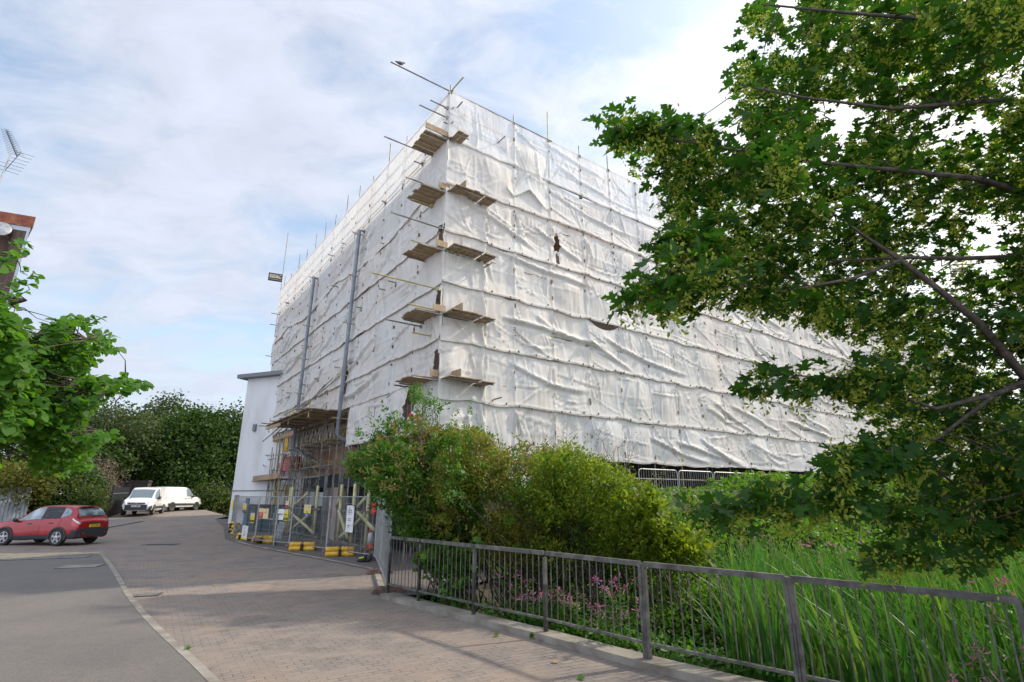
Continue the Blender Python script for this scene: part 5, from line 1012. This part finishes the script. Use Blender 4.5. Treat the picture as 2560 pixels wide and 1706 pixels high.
LIMB=[([trunk+(-.05,0,1.8),dp(2420,930,5.0),dp(2353,865,4.9),dp(2250,742,4.8),dp(2150,660,4.7),dp(2070,598,4.7),dp(1990,545,4.8),dp(1900,480,5)],[.10,.07,.055,.045,.035,.028,.02,.01]),
([trunk+(0,.05,3.2),dp(2500,580,5.2),dp(2353,590,5),dp(2200,594,4.9),dp(2080,592,4.8),dp(1900,600,4.8)],[.09,.05,.035,.026,.02,.01]),
([trunk+(0,0,2.2),dp(2450,830,5),dp(2353,880,4.9),dp(2290,905,4.8),dp(2150,940,4.7),dp(1950,870,4.5),dp(1800,862,4.3)],[.09,.06,.045,.035,.022,.015,.006]),
([trunk+(0,0,1.4),dp(2500,1260,4.6),dp(2353,1215,4.5),dp(2150,1175,4.3),dp(1950,1150,4.2),dp(1750,1158,4.1)],[.08,.045,.03,.022,.016,.007]),
([trunk+(0,0,4.),dp(2500,440,5.5),dp(2353,443,5.3),dp(2250,412,5.2),dp(2100,395,5.),dp(1850,370,4.8),dp(1600,330,4.5),dp(1450,300,4.4)],[.08,.06,.045,.04,.03,.02,.012,.006]),
([trunk+(0,0,4.6),dp(2500,250,5.5),dp(2300,230,5.2),dp(2050,250,5.),dp(1850,225,4.9),dp(1700,195,4.8)],[.08,.05,.03,.022,.015,.007]),
([trunk+(0,0,5.),dp(2500,60,5.5),dp(2200,50,5.2),dp(1950,30,5),dp(1750,10,4.9)],[.07,.045,.03,.02,.01]),
([dp(2070,598,4.7),dp(1960,640,4.6),dp(1800,670,4.5),dp(1600,640,4.3),dp(1480,665,4.2)],[.028,.02,.014,.01,.005]),
([dp(2290,905,4.8),dp(2150,1010,4.5),dp(2000,1020,4.3),dp(1900,1055,4.2)],[.03,.018,.01,.005]),
([trunk+(0,0,2.),dp(2400,1060,5),dp(2353,1090,4.9),dp(2200,1120,4.8),dp(2060,1000,4.6)],[.06,.04,.03,.02,.01])]
nodes=[]
for P,R in LIMB:
    R=[r*.72 for r in R]
    mb.ptube(P,R,7)
    for a,b in zip(P[:-1],P[1:]):
        for t in np.linspace(0,1,6)[:-1]: nodes.append(a+(b-a)*t)
nodes=np.array(nodes)
for c in C0[::3]:
    j=np.argmin(((nodes-c)**2).sum(1)); dd=np.linalg.norm(nodes[j]-c)
    if dd<.75: p=twig_path(nodes[j],c,5,.35); mb.ptube(p,[.007,.005,.004,.003,.0015],4)
mb.build('trunk',M['bark'],mp_,True)
# ---- lime at the left
lm=empty('lime_tree',(-5.6,3.4,0),'bright green lime tree with heart shaped leaves reaching in from the left edge','tree')
lpoly=[(-260,560),(-60,590),(-30,670),(20,730),(90,765),(150,750),(170,790),(200,800),(200,850),(235,890),(225,930),(190,950),(180,985),(220,1010),(215,1035),(170,1030),(190,1065),(140,1090),(100,1075),(50,1085),(0,1065),(-260,1090)]
lspr=[([(-20,590),(40,575),(68,560)],14),([(-20,620),(50,628),(82,640)],12),([(20,680),(70,672)],12),([(120,745),(180,735),(235,742)],16),([(170,790),(230,785),(262,768)],14),([(190,830),(235,810),(255,800)],12),([(200,900),(270,892),(318,880)],16),([(210,870),(280,880)],16),([(170,1010),(240,1005),(262,1000)],14),([(170,1050),(220,1075)],14)]
q=polysample(lpoly,3500); n0=vnoise(q/70.+2,1.); q=q[n0>.22]
for pts,wd in lspr:
    P=np.array(D2(pts)); s_=np.r_[0,np.cumsum(np.linalg.norm(np.diff(P,axis=0),axis=1))]; n=int(s_[-1]/(7 if pts[0][1]>700 else 30))+2; t=RNG.random(n)*s_[-1]; q=np.vstack([q,np.stack([np.interp(t,s_,P[:,0]),np.interp(t,s_,P[:,1])],1)+RNG.normal(size=(n,2))*wd*.4])
d_=3.2+1.8*vnoise(q/180.+5,1.)+RNG.uniform(-.2,1.0,len(q)); C1=CAM+rays(q)*d_[:,None]
ex=np.array([-5.9,3.3,3.7])+rdir(1500)*(RNG.random((1500,1))**.4)*np.array([2.0,2.0,1.7]); rr_=ex-CAM; f_=rr_[:,1]*CP+rr_[:,2]*SP; u_=1280+FP*rr_[:,0]/np.maximum(f_,.05); C1=np.vstack([C1,ex[(f_<.2)|(u_<-160)]])
n=len(C1); hub=np.array([-6.,3.6,2.4]); dirv=unit(unit(C1-hub)+RNG.normal(size=(n,3))*.5); Pl=[];Dl=[];Nl=[];Sl=[]
for k in range(7):
    side=unit(np.cross(dirv,[0,0,1.]))*(1 if k%2 else -1); d=unit(dirv*RNG.uniform(.2,.9,(n,1))+side*RNG.uniform(.3,1,(n,1))+np.array([0,0,-.4])+RNG.normal(size=(n,3))*.25)
    Pl.append(C1+dirv*RNG.uniform(-.12,.05,(n,1))+d*.01); Dl.append(d); Nl.append(unit(np.array([.25,-.35,1.])+RNG.normal(size=(n,3))*.5)); Sl.append(RNG.uniform(.036,.072,n))
Pl=np.vstack(Pl); ok=np.linalg.norm(Pl-CAM,axis=1)>2.2; leaves('foliage',Pl[ok],np.vstack(Dl)[ok],np.vstack(Nl)[ok],np.concatenate(Sl)[ok],LIME,M['limeleaf'],lm,.3)
mb=MB(); t0=np.array([-5.6,3.4,0]); mb.ptube([t0,t0+(0,.05,1.),t0+(-.1,0,2.2),t0+(0,.1,4.2)],[.12,.10,.07,.02],9); nodes=[]
for P,R in (([t0+(0,0,1.2),dp(-60,1030,4.6),dp(100,1000,4.3),dp(230,990,4.2)],[.05,.03,.015,.005]),([t0+(0,0,1.7),dp(-60,900,4.5),dp(120,880,4.3),dp(300,890,4.1)],[.05,.03,.016,.005]),([t0+(0,0,2.),dp(-40,820,4.5),dp(120,790,4.3),dp(250,770,4.2)],[.05,.03,.014,.004]),([t0+(0,0,2.2),dp(-50,720,4.5),dp(60,690,4.4)],[.05,.025,.01]),([t0+(0,0,2.4),dp(-60,600,4.6),dp(60,590,4.4)],[.04,.02,.006])):
    mb.ptube(P,R,6)
    for a,b in zip(P[:-1],P[1:]):
        for t in np.linspace(0,1,6): nodes.append(a+(b-a)*t)
nodes=np.array(nodes)
for c in C1[::4]:
    j=np.argmin(((nodes-c)**2).sum(1)); 
    if np.linalg.norm(nodes[j]-c)<.55: mb.ptube(twig_path(nodes[j],c,4,.2),[.007,.005,.003,.002],4)
mb.build('trunk',M['bark'],lm,True)
# ---- bushes behind the railing, each filled volumetrically
def bush(name,label,cat,poly,yr,n,T,sz,m,base,nstem,group='bushes behind the railing',zs=1.0,clump=.12,leafn=9,thr=.38,bark='bark'):
    seed_=len(name)*3.1; q=polysample(poly,int(n/leafn*1.5)); q=q+RNG.normal(size=q.shape)*14*(vnoise(q/45.+seed_,1.)[:,None]*2-.3); y=RNG.uniform(0,1,len(q))**.7*(yr[1]-yr[0])+yr[0]; r=rays(q); c=CAM+r*(y/r[:,1])[:,None]
    nn=vnoise(c*1.5+seed_,1.)*.6+vnoise(c*3.6,1.)*.4; c=c[(nn>thr+.12)&(c[:,2]>-.55)&(RNG.random(len(c))<np.clip(.35+c[:,2]*.5,.3,1))]
    k=len(c); ax=np.array([base[0],base[1],.6]); sd_=unit(unit(c-ax)*.9+rdir(k)*.55+np.array([0,0,.35])); Ls=RNG.uniform(.14,.42,k)[:,None]; sv=unit(np.cross(sd_,rdir(k))); P=[];D=[];Nn=[]
    for j in range(leafn):
        t=(j+.5)/leafn; sg_=1 if j%2 else -1; P.append(c+sd_*Ls*(t-.5)+RNG.normal(size=(k,3))*clump*.22-ZV*.08*t*t); D.append(unit(sd_*(.35+.6*t)+sv*sg_*RNG.uniform(.5,1.1,(k,1))+rdir(k)*.25)); Nn.append(unit(np.cross(sd_,sv)*.7*np.sign(np.cross(sd_,sv)[:,2:3])+rdir(k)*.45+np.array([.1,-.2,.4])))
    P=np.vstack(P);D=np.vstack(D);Nn=np.vstack(Nn)
    e=empty(name,tuple(base),label,cat,group); leaves('foliage',P,D,Nn,RNG.uniform(sz[0],sz[1],k*leafn),T,m,e,.15)
    mb=MB(); ctr=c.mean(0)
    for i in range(nstem):
        tgt=c[RNG.integers(k)]; b=np.array(base)+RNG.normal(size=3)*[.35,.25,0]; p=twig_path(b,tgt,6,.12); mb.ptube(p,[.022,.018,.014,.010,.007,.003],5)
    mb.build('stems',M[bark],e,True); return c
bush('elder_bush','tall dark green elder bush at the left end of the railing','bush',[(800,1085),(805,1050),(850,1030),(865,990),(890,975),(940,975),(985,985),(1040,1000),(1110,1100),(1100,1240),(1060,1310),(1010,1310),(970,1250),(935,1240),(905,1180),(860,1125)],(11.6,13.6),46000,LANC*np.array([1,2.2]),(.07,.13),M['elder'],(-1.3,12.7,-.3),26)
bush('hawthorn_bush','olive and reddish brown bush in the middle of the bush row','bush',[(1000,1080),(1010,1000),(1080,980),(1150,1020),(1220,1020),(1290,1040),(1330,1130),(1330,1260),(1250,1300),(1090,1280),(1010,1220)],(10.9,13.2),52000,OVAL,(.05,.09),M['olive'],(.4,11.8,-.5),30)
bush('privet_bush','yellow green bush with bare arching twigs on its top','bush',[(1230,1060),(1290,1035),(1370,1050),(1430,1085),(1470,1120),(1480,1190),(1500,1260),(1480,1290),(1380,1290),(1260,1280),(1230,1150)],(10.2,13.0),52000,OVAL,(.05,.09),M['yellowgreen'],(1.9,11.4,-.5),26)
bush('climber_bush','bright green climber covered bush at the right end of the bush row','bush',[(1470,1170),(1495,1110),(1515,1150),(1545,1210),(1600,1240),(1620,1290),(1560,1310),(1470,1300),(1450,1200)],(10.0,12.6),15000,LIME,(.05,.09),M['yellowgreen'],(3.0,11.0,-.5),12)
bush('elder_sapling','thin green sapling sprays standing up against the sheeting above the bushes','bush',[(935,900),(970,885),(1000,920),(1050,935),(1085,920),(1090,945),(1040,970),(1060,1000),(1000,1010),(960,960)],(12.2,13.0),1300,LANC*np.array([1,1.9]),(.06,.11),M['elder'],(-.9,12.6,-.3),16,thr=.3)
bush('hanging_leaves','big bright leaves spilling over the left railing bays','bush',[(960,1240),(1100,1250),(1085,1310),(1040,1400),(1020,1390),(1010,1330),(960,1300)],(10.6,11.6),1300,LIME,(.06,.13),M['elder'],(-1.3,11.5,-.3),8,thr=.3)
mixp=[(820,1050),(900,960),(1000,960),(1100,1010),(1200,1030),(1300,1040),(1420,1080),(1490,1160),(1530,1260),(1400,1290),(1250,1280),(1100,1270),(990,1230),(940,1190),(870,1115)]
bush('dogwood_bush','reddish brown tinged shrub growing through the whole bush row','bush',mixp,(10.6,13.0),9000,OVAL,(.05,.09),M['russet'],(.2,12.2,-.4),18,thr=.42)
bush('ivy_bush','fresh green shoots growing through the middle of the bush row','bush',[(990,1000),(1090,990),(1240,1050),(1340,1060),(1460,1120),(1500,1240),(1300,1280),(1120,1260),(1010,1150)],(10.2,12.6),14000,OVAL,(.05,.10),M['elder'],(.8,11.6,-.4),10,thr=.45)
# bare arching twigs on top
e=empty('bare_twigs',(1.2,11.6,-.5),'bare brown arching twigs rising above the yellow green bush','twigs'); mb=MB(); tips=[]
for (x0,y0,x1,y1) in [(1290,1080,1380,990),(1330,1090,1310,1000),(1360,1090,1470,1010),(1400,1080,1445,990),(1420,1085,1380,1000),(1250,1060,1290,985),(1460,1080,1440,1030),(1340,1060,1415,1035),(1200,1060,1215,1010),(1500,1090,1530,1060)]:
    a=ony(x0*DS,y0*DS,11.6); b=ony(x1*DS,y1*DS,11.4); p=twig_path(a-ZV*.6,b,7,.18); mb.ptube(p,[.012,.010,.008,.006,.005,.004,.002],5); tips+=list(p[2:])
    for k in range(7): i=RNG.integers(2,6); mb.ptube(twig_path(p[i],p[i]+RNG.normal(size=3)*.22+ZV*.08,3,.2),[.004,.003,.0015],4)
mb.build('stems',M['twig'],e); tips=np.array(tips); k=len(tips)*9; leaves('foliage',np.repeat(tips,9,0)+RNG.normal(size=(k,3))*.13,rdir(k),rdir(k,.6),RNG.uniform(.025,.05,k),OVAL,M['yellowgreen'],e)
# ---- brambles over the bank (stuff)
def scatter(n,f,box):
    x=RNG.uniform(box[0],box[1],n); y=RNG.uniform(box[2],box[3],n); k=f(x,y); return x[k],y[k]
def geo(x,y):
    dR=(x+2.57)*.71+(y-12.01)*.70; tR=(x-CC[0])*RV[0]+(y-CC[1])*RV[1]; dF=-((x-CC[0])*LV[0]+(y-CC[1])*LV[1]); return dR,tR,dF
def brh(x,y): 
    p=np.stack([x,y],-1); return .15+1.15*vnoise(p*.55+4,1.)**1.3+.35*vnoise(p*1.7,1.)
x,y=scatter(900000,lambda x,y:(lambda g:(g[0]>1.2)&(g[1]>.5)&(g[2]>.9)&(g[2]<11+2*np.sin(x*.9))&(RNG.random(len(x))<np.clip(30/(x*x+y*y)**.9,.012,1)*2.2))(geo(x,y)),(-2,45,5,60))
dR,tR,dF=geo(x,y); hh=brh(x,y)*np.clip((dF-.9)/1.,.6,1)*(1-.55*sstep(8,11,dF)); cap=2.0+.75*sstep(10.3,12.5,tR)+.38*vnoise(np.stack([x,y],-1)*1.3,1.); z=np.minimum(gz(x,y)+hh,cap)-RNG.random(len(x))**2*.4; P=np.stack([x,y,z],1); n=len(P); dist=np.linalg.norm(P-CAM,axis=1)
o=leaves('bramble_thicket',P,rdir(n,.1),unit(rdir(n)*.8+np.array([0,-.2,.8])),RNG.uniform(.05,.10,n)*np.clip(dist/13,1,2.8),OVAL*np.array([1,1.5]),M['bramble'],None,.2); tag(o,kind='stuff')
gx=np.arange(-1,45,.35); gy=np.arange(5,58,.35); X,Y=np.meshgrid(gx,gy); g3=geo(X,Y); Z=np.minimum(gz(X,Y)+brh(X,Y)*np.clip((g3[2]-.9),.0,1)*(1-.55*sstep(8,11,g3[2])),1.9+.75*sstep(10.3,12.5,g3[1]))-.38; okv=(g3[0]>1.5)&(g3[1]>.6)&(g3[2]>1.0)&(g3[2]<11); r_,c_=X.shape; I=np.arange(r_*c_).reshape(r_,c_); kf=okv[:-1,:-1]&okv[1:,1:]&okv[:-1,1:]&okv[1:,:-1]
o=mesh('bramble_mass',np.stack([X,Y,Z],-1).reshape(-1,3),np.stack([I[:-1,:-1],I[:-1,1:],I[1:,1:],I[1:,:-1]],-1)[kf].reshape(-1,4),mat('bramble_shade_mass',(.016,.026,.007),1,var=((.010,.018,.005),(.026,.038,.012)),vscale=6,spec=0),None,True); tag(o,kind='stuff')  # dark sheet under the leaves, its colour painted as the thicket's inner shade
# ---- reeds (stuff)
def blades(name,x,y,zb,h,w,m,lean=.35,seg=5):
    n=len(x); a=RNG.uniform(0,2*np.pi,n); ld=np.stack([np.cos(a),np.sin(a),0*a],1)*RNG.uniform(.02,lean,n)[:,None]+np.array([-.12,.0,0]); fa=RNG.uniform(0,np.pi,n); fx=np.stack([np.cos(fa),np.sin(fa),0*fa],1)
    V=np.zeros((n,seg*2,3)); 
    for k in range(seg):
        t=k/(seg-1); c=np.stack([x,y,zb],1)+np.array([0,0,1.])*(h*(t-.12*t*t*np.linalg.norm(ld,axis=1)*3))[:,None]+ld*(h*t**2.2)[:,None]; ww=(w*(1-t**2.5)+.002)[:,None]
        V[:,2*k]=c-fx*ww/2; V[:,2*k+1]=c+fx*ww/2
    F=[]; b=np.arange(n)[:,None]*seg*2
    F=np.concatenate([b+np.array([[2*k,2*k+1,2*k+3,2*k+2]]) for k in range(seg-1)],0)
    return mesh(name,V.reshape(-1,3),F,m,None,True)
x,y=scatter(60000,lambda x,y:(lambda g:(g[0]>.35)&(g[0]<9.5)&(x>1.3+.25*(y-8))&(g[2]>8.2+1.2*np.sin(x*.8)+np.clip(3-g[0],0,3)*.2)&(vnoise(np.stack([x,y],-1)*.9,1.)+.25*RNG.random(len(x))>.38))(geo(x,y))&(np.hypot(x,y)>2.2),(1,14,.5,13))
x=x[:13000];y=y[:13000]; n=len(x); g_=geo(x,y)
h=RNG.uniform(1.0,2.0,n)*(.85+.3*vnoise(np.stack([x,y],-1)*.7,1.))*(.72+.28*sstep(.3,2.2,g_[0]))
o=blades('reeds',x,y,gz(x,y),h,RNG.uniform(.024,.055,n),M['reed'],.45); tag(o,kind='stuff')
# low weeds behind the kerb (stuff)
x,y=scatter(26000,lambda x,y:(lambda g:(g[0]>.18)&(g[0]<3.2)&(g[2]>3.5))(geo(x,y)),(-2.5,8,1,12.5)); g_=geo(x,y); n=len(x); z=gz(x,y)+RNG.uniform(0,.42,n)*np.clip(g_[0]*1.2,.12,1)+.04
o=leaves('ground_weeds',np.stack([x,y,z],1),rdir(n,.2),unit(rdir(n)*.6+np.array([0,-.2,1])),RNG.uniform(.04,.12,n),OVAL,M['weed'],None,.2); tag(o,kind='stuff')
for (u,v,lb,k_) in ((470,1625,'small grass tuft in the joint of the left kerb',16),(1330,1592,'little weed growing on the railing kerb near the third post',30),(1120,1500,'leafy weed sprouting under the left railing bays',90)):
    p=onz(u,v,.03); q_=p+RNG.normal(size=(k_,3))*[.012,.012,.0]; o=leaves('weed_tuft',q_,rdir(k_,.9),rdir(k_,.6),RNG.uniform(.03,.09,k_),LANC*np.array([1,1.3]),M['weed'],None,.2); tag(o,lb,'weed','weeds at the kerbs')
# ---- balsam plants with pink flowers
def balsam(seed):
    rg=np.random.default_rng(seed); e=empty('balsam_plant',(0,0,0),'x','plant','pink flowering balsam plants behind the railing'); mb=MB(); P=[];D=[];F=[]
    for s in range(5):
        b=rg.normal(size=3)*[.12,.12,0]; h=rg.uniform(.7,1.15); tip=b+np.array([rg.normal()*.12,rg.normal()*.12,h]); mb.ptube([b,(b+tip)/2,tip],[.009,.007,.004],5)
        for k in range(26): t=rg.uniform(.25,1); a=rg.uniform(0,6.28); P.append(b+(tip-b)*t); D.append([math.cos(a),math.sin(a),rg.uniform(-.3,.3)])
        q_=[tip+rg.normal(size=3)*[.05,.05,.07]*.8 for k in range(8)]; F.append(np.array(q_))
    mb.build('stems',M['weed'],e,False,False); P=np.array(P);D=np.array(D)
    leaves('foliage',P,D,unit(rdir(len(P))*.3+np.array([0,0,1])),rg.uniform(.09,.17,len(P)),LANC*np.array([1,1.6]),M['weed'],e,.2,False)
    for f_ in F:
        c=f_.mean(0); V=[c]; Fc=[]
        for p in f_:
            a_=rdir(1)[0]*.017; b_=rdir(1)[0]*.017; k0=len(V); V+=[p-a_*.6,p+b_,p+a_,p-b_+(p-c)*.3]; Fc.append([0,k0,k0+1,k0+2,k0+3])
        mesh('flower_head',V,Fc,M['pink'],e,False,False)
    return e
protos=[balsam(k) for k in range(3)]
spots=[(1205,1400,10.1),(1240,1370,10.6),(1262,1420,9.6),(1290,1360,10.4),(1310,1400,9.7),(1340,1345,10.9),(1365,1410,9.2),(1395,1370,9.6),(1420,1420,8.8),(1330,1450,9.1),(1180,1440,10.2),(1440,1350,9.9),(1280,1470,9.2),(1715,1265,13.0),(1745,1240,13.5),(1790,1300,11.8),(1870,1290,11.),(1940,1265,12.),(1660,1320,11),(2300,1420,5.9),(2320,1530,5.2),(2260,1560,4.9),(1400,1475,8.2)]
where=['nearest the second post','left of the second post, taller','low in front of the others','behind the third bay','in the middle of the third bay','tall, against the dark bush base','just left of the third post','right of the third post','low and right of the third post','lowest, close to the kerb','at the foot of the second post','beside the first reeds','small, close to the kerb in the third bay','among brambles above the railing','among brambles, farthest of all','between reeds and brambles','behind the reeds under the maple tip','behind the reeds, right of centre','at the left edge of the reeds','at the right edge above the rail','at the right edge low among weeds','in the bottom right corner','among the first reed blades']
for i,(u,v,yy_) in enumerate(spots):
    c=protos[i] if i<3 else copy_tree(protos[i%3]); p=ony(u*DS,v*DS,yy_); s_=1.0 if i<13 else .9
    zt=p[2]+.12; zg=float(gz(p[0],p[1])); sc_=max(.7,min(1.5,(zt-zg)/1.0)); zt2=zg if zt-zg<1.5 else zt-1.5
    c.location=(p[0],p[1],zt2-.02); c.rotation_euler=(0,0,i*1.3); c.scale=(s_,s_,sc_); c['label']='pink flowering balsam '+where[i]
# ---- background trees
def crown(name,label,cat,c,rad_,n,sz,m,group=None,trunk_=True,T=QUAD,leafn=10,clump=.45,base=None,flat=.0,thr=.35):
    c=np.array(c,float); k=int(n/leafn); d=rdir(k*3); rr=RNG.random(k*3)**.38; lump=.72+.5*vnoise(d*2.2+c[None,:]*.37,1.)+.18*vnoise(d*6,1.); P=c+d*rr[:,None]*lump[:,None]*np.array(rad_); nn=vnoise(P*.9,1.); P=P[nn>thr][:k]; k=len(P)
    Q=np.repeat(P,leafn,0)+RNG.normal(size=(k*leafn,3))*clump; Nn=unit(np.repeat(unit(P-c),leafn,0)*.6+rdir(k*leafn)*.8+np.array([0,0,.5]))
    b=base if base is not None else (c[0],c[1],float(gz(c[0],c[1]))); e=empty(name,tuple(b),label,cat,group); leaves('crown' if trunk_ else 'foliage',Q,rdir(k*leafn,-.1),Nn,RNG.uniform(sz*.6,sz*1.3,k*leafn),T,m,e,.1)
    if trunk_:
        mb=MB(); mb.ptube([np.array(b),np.array(b)+(c-np.array(b))*.6,c],[.35,.25,.1],8)
        for i in range(10): mb.ptube(twig_path(np.array(b)+(c-np.array(b))*RNG.uniform(.3,.9),P[RNG.integers(k)],4,.15),[.1,.07,.04,.02],5)
        mb.build('trunk',M['bark'],e,True)
    return e
def at(x,y,Y): return ony(x*DS,y*DS,Y)
G='trees beyond the car park'
a=at(465,1045,56); crown('broad_tree','largest broad dark green tree, just left of the white wing',"tree",a,(4.9,4.5,4.7),26000,.30,M['dtree'],G)
a=at(520,1075,58); crown('broad_tree','lower part tree tucked between the largest tree and the white wing','tree',a,(4.0,4,4.2),12000,.30,M['dtree'],G)
a=at(425,1085,54); crown('broad_tree','dark low tree right behind the turned away van','tree',a+np.array([0,0,-.8]),(4.2,3.5,3.8),14000,.28,M['dtree'],G)
a=at(378,980,62); crown('slender_tree','lighter green tree with a pointed top left of the largest tree','tree',a,(2.6,3,3.0),6000,.32,M['gtree'],G,thr=.42)
a=at(320,1040,56); crown('willow_tree','grey green feathery tree above the brick wall','tree',a,(4.4,4,3.2),14000,.26,M['gtree'],G)
a=at(245,1020,50); crown('willow_tree','grey green tree directly behind the lime leaves','tree',a,(4.2,4,3.3),12000,.26,M['gtree'],G)
a=at(120,1030,52); crown('willow_tree','tree behind the lime, left of the grey green ones','tree',a,(6,4,4.5),12000,.3,M['gtree'],G)
a=at(2330,1000,75); crown('broad_tree','distant tree glimpsed past the far end of the sheeting','tree',a,(9,6,8),9000,.5,M['gtree'],G)
a=at(2500,1060,60); crown('broad_tree','distant tree beyond the right edge','tree',a,(8,6,7),7000,.5,M['dtree'],G)
G='shrubs along the car park edge'
for (x,y,Y,r,n,sz,m,nm,lb) in [(300,1085,52,(5,2,2.6),9000,.2,'dtree','ivy_bank','dark ivy mass behind the brick wall'),(390,1115,51,(3.0,1.5,1.9),6000,.2,'dtree','laurel_shrub','dark green shrub above the white vans'),(482,1152,48,(1.7,1.5,1.35),5000,.16,'hedge','round_shrub','round green shrub at the nose of the turned away van'),(520,1165,50,(2.6,1.5,1.1),4000,.16,'olive','low_shrub','low yellowish shrub beside the white wing'),
    (30,1110,33,(2.9,1.6,1.2),6000,.13,'hedgey','yellow_shrub','yellow green shrub hanging over the grey sheet fence'),(110,1110,36,(3.2,1.8,1.6),8000,.14,'dtree','hedge_shrub','mid green hedge shrub between lime leaves and the red car'),(140,1150,35,(2.5,1.2,1.0),12000,.10,'hedge','grassy_shrub','fine leaved rounded shrub directly above the red car'),(190,1152,36.5,(1.35,1.1,1.05),7000,.10,'hedge','grassy_shrub','fine leaved shrub above the tail of the red car'),(236,1168,38,(.55,.6,.8),3000,.12,'straw','straw_weeds','straw coloured dead weeds next to the black gate'),(238,1130,42,(.9,.8,1.2),5000,.10,'brush','rusty_brush','brown dead shrub behind the straw coloured weeds'),(185,1095,42,(3.0,1.8,1.7),9000,.12,'brush','brush_pile','grey brown heap of dead brushwood above the rounded shrubs'),(60,1150,35,(3.2,1.4,1.4),7000,.12,'hedge','hedge_shrub','low hedge shrub at the left end of the hedge'),(150,1060,47,(5,2,2.2),7000,.2,'dtree','ivy_bank','dark ivy mass between lime leaves and brushwood')]:
    crown(nm,lb,'shrub',at(x,y,Y),r,n,sz,M[m],G,False,LANC*np.array([1,1.3]) if m in('straw','brush') else LIME,8,.22,thr=.3)
# yellow flowers foot of shrub, litter, fallen leaves
x,y=scatter(2600,lambda x,y:(lambda g:(g[0]<.0)&(g[0]>-.65)&(RNG.random(len(x))<np.exp(g[0]*5)*.9))(geo(x,y)),(-4.5,7,1.5,14)); n=len(x)
o=leaves('leaf_litter',np.stack([x,y,np.full(n,.012)],1),rdir(n,0,.1),unit(rdir(n)*.3+np.array([0,0,1])),RNG.uniform(.008,.028,n),OVAL,M['litter'],None,.3); tag(o,kind='stuff')
FLV=[(1222,1476,'pale cream fallen leaf near the third railing post',.11,'litter'),(1246,1590,'green fallen maple leaf',.10,'mapleleaf'),(1391,1652,'small pale fallen leaf on the paving',.08,'litter'),(1460,1694,'curled green leaf at the bottom of the paving',.09,'elder'),(540,1462,'cream scrap of leaf on the shaded road',.09,'litter'),(365,1480,'tiny leaf by the drain grate',.07,'litter')]
FLV[1]=(1246,1588,'yellow green fallen leaf near the kerb',.09,'yellowgreen')
for u,v,lb,s_,m in FLV:
    p=onz(u,v,.02); o=leaves('fallen_leaf',p[None],rdir(1,0,.05),np.array([[.1,-.3,1.]]),np.array([s_]),LIME,M[m],None,.35); tag(o,lb,'leaf','fallen leaves on the paving')
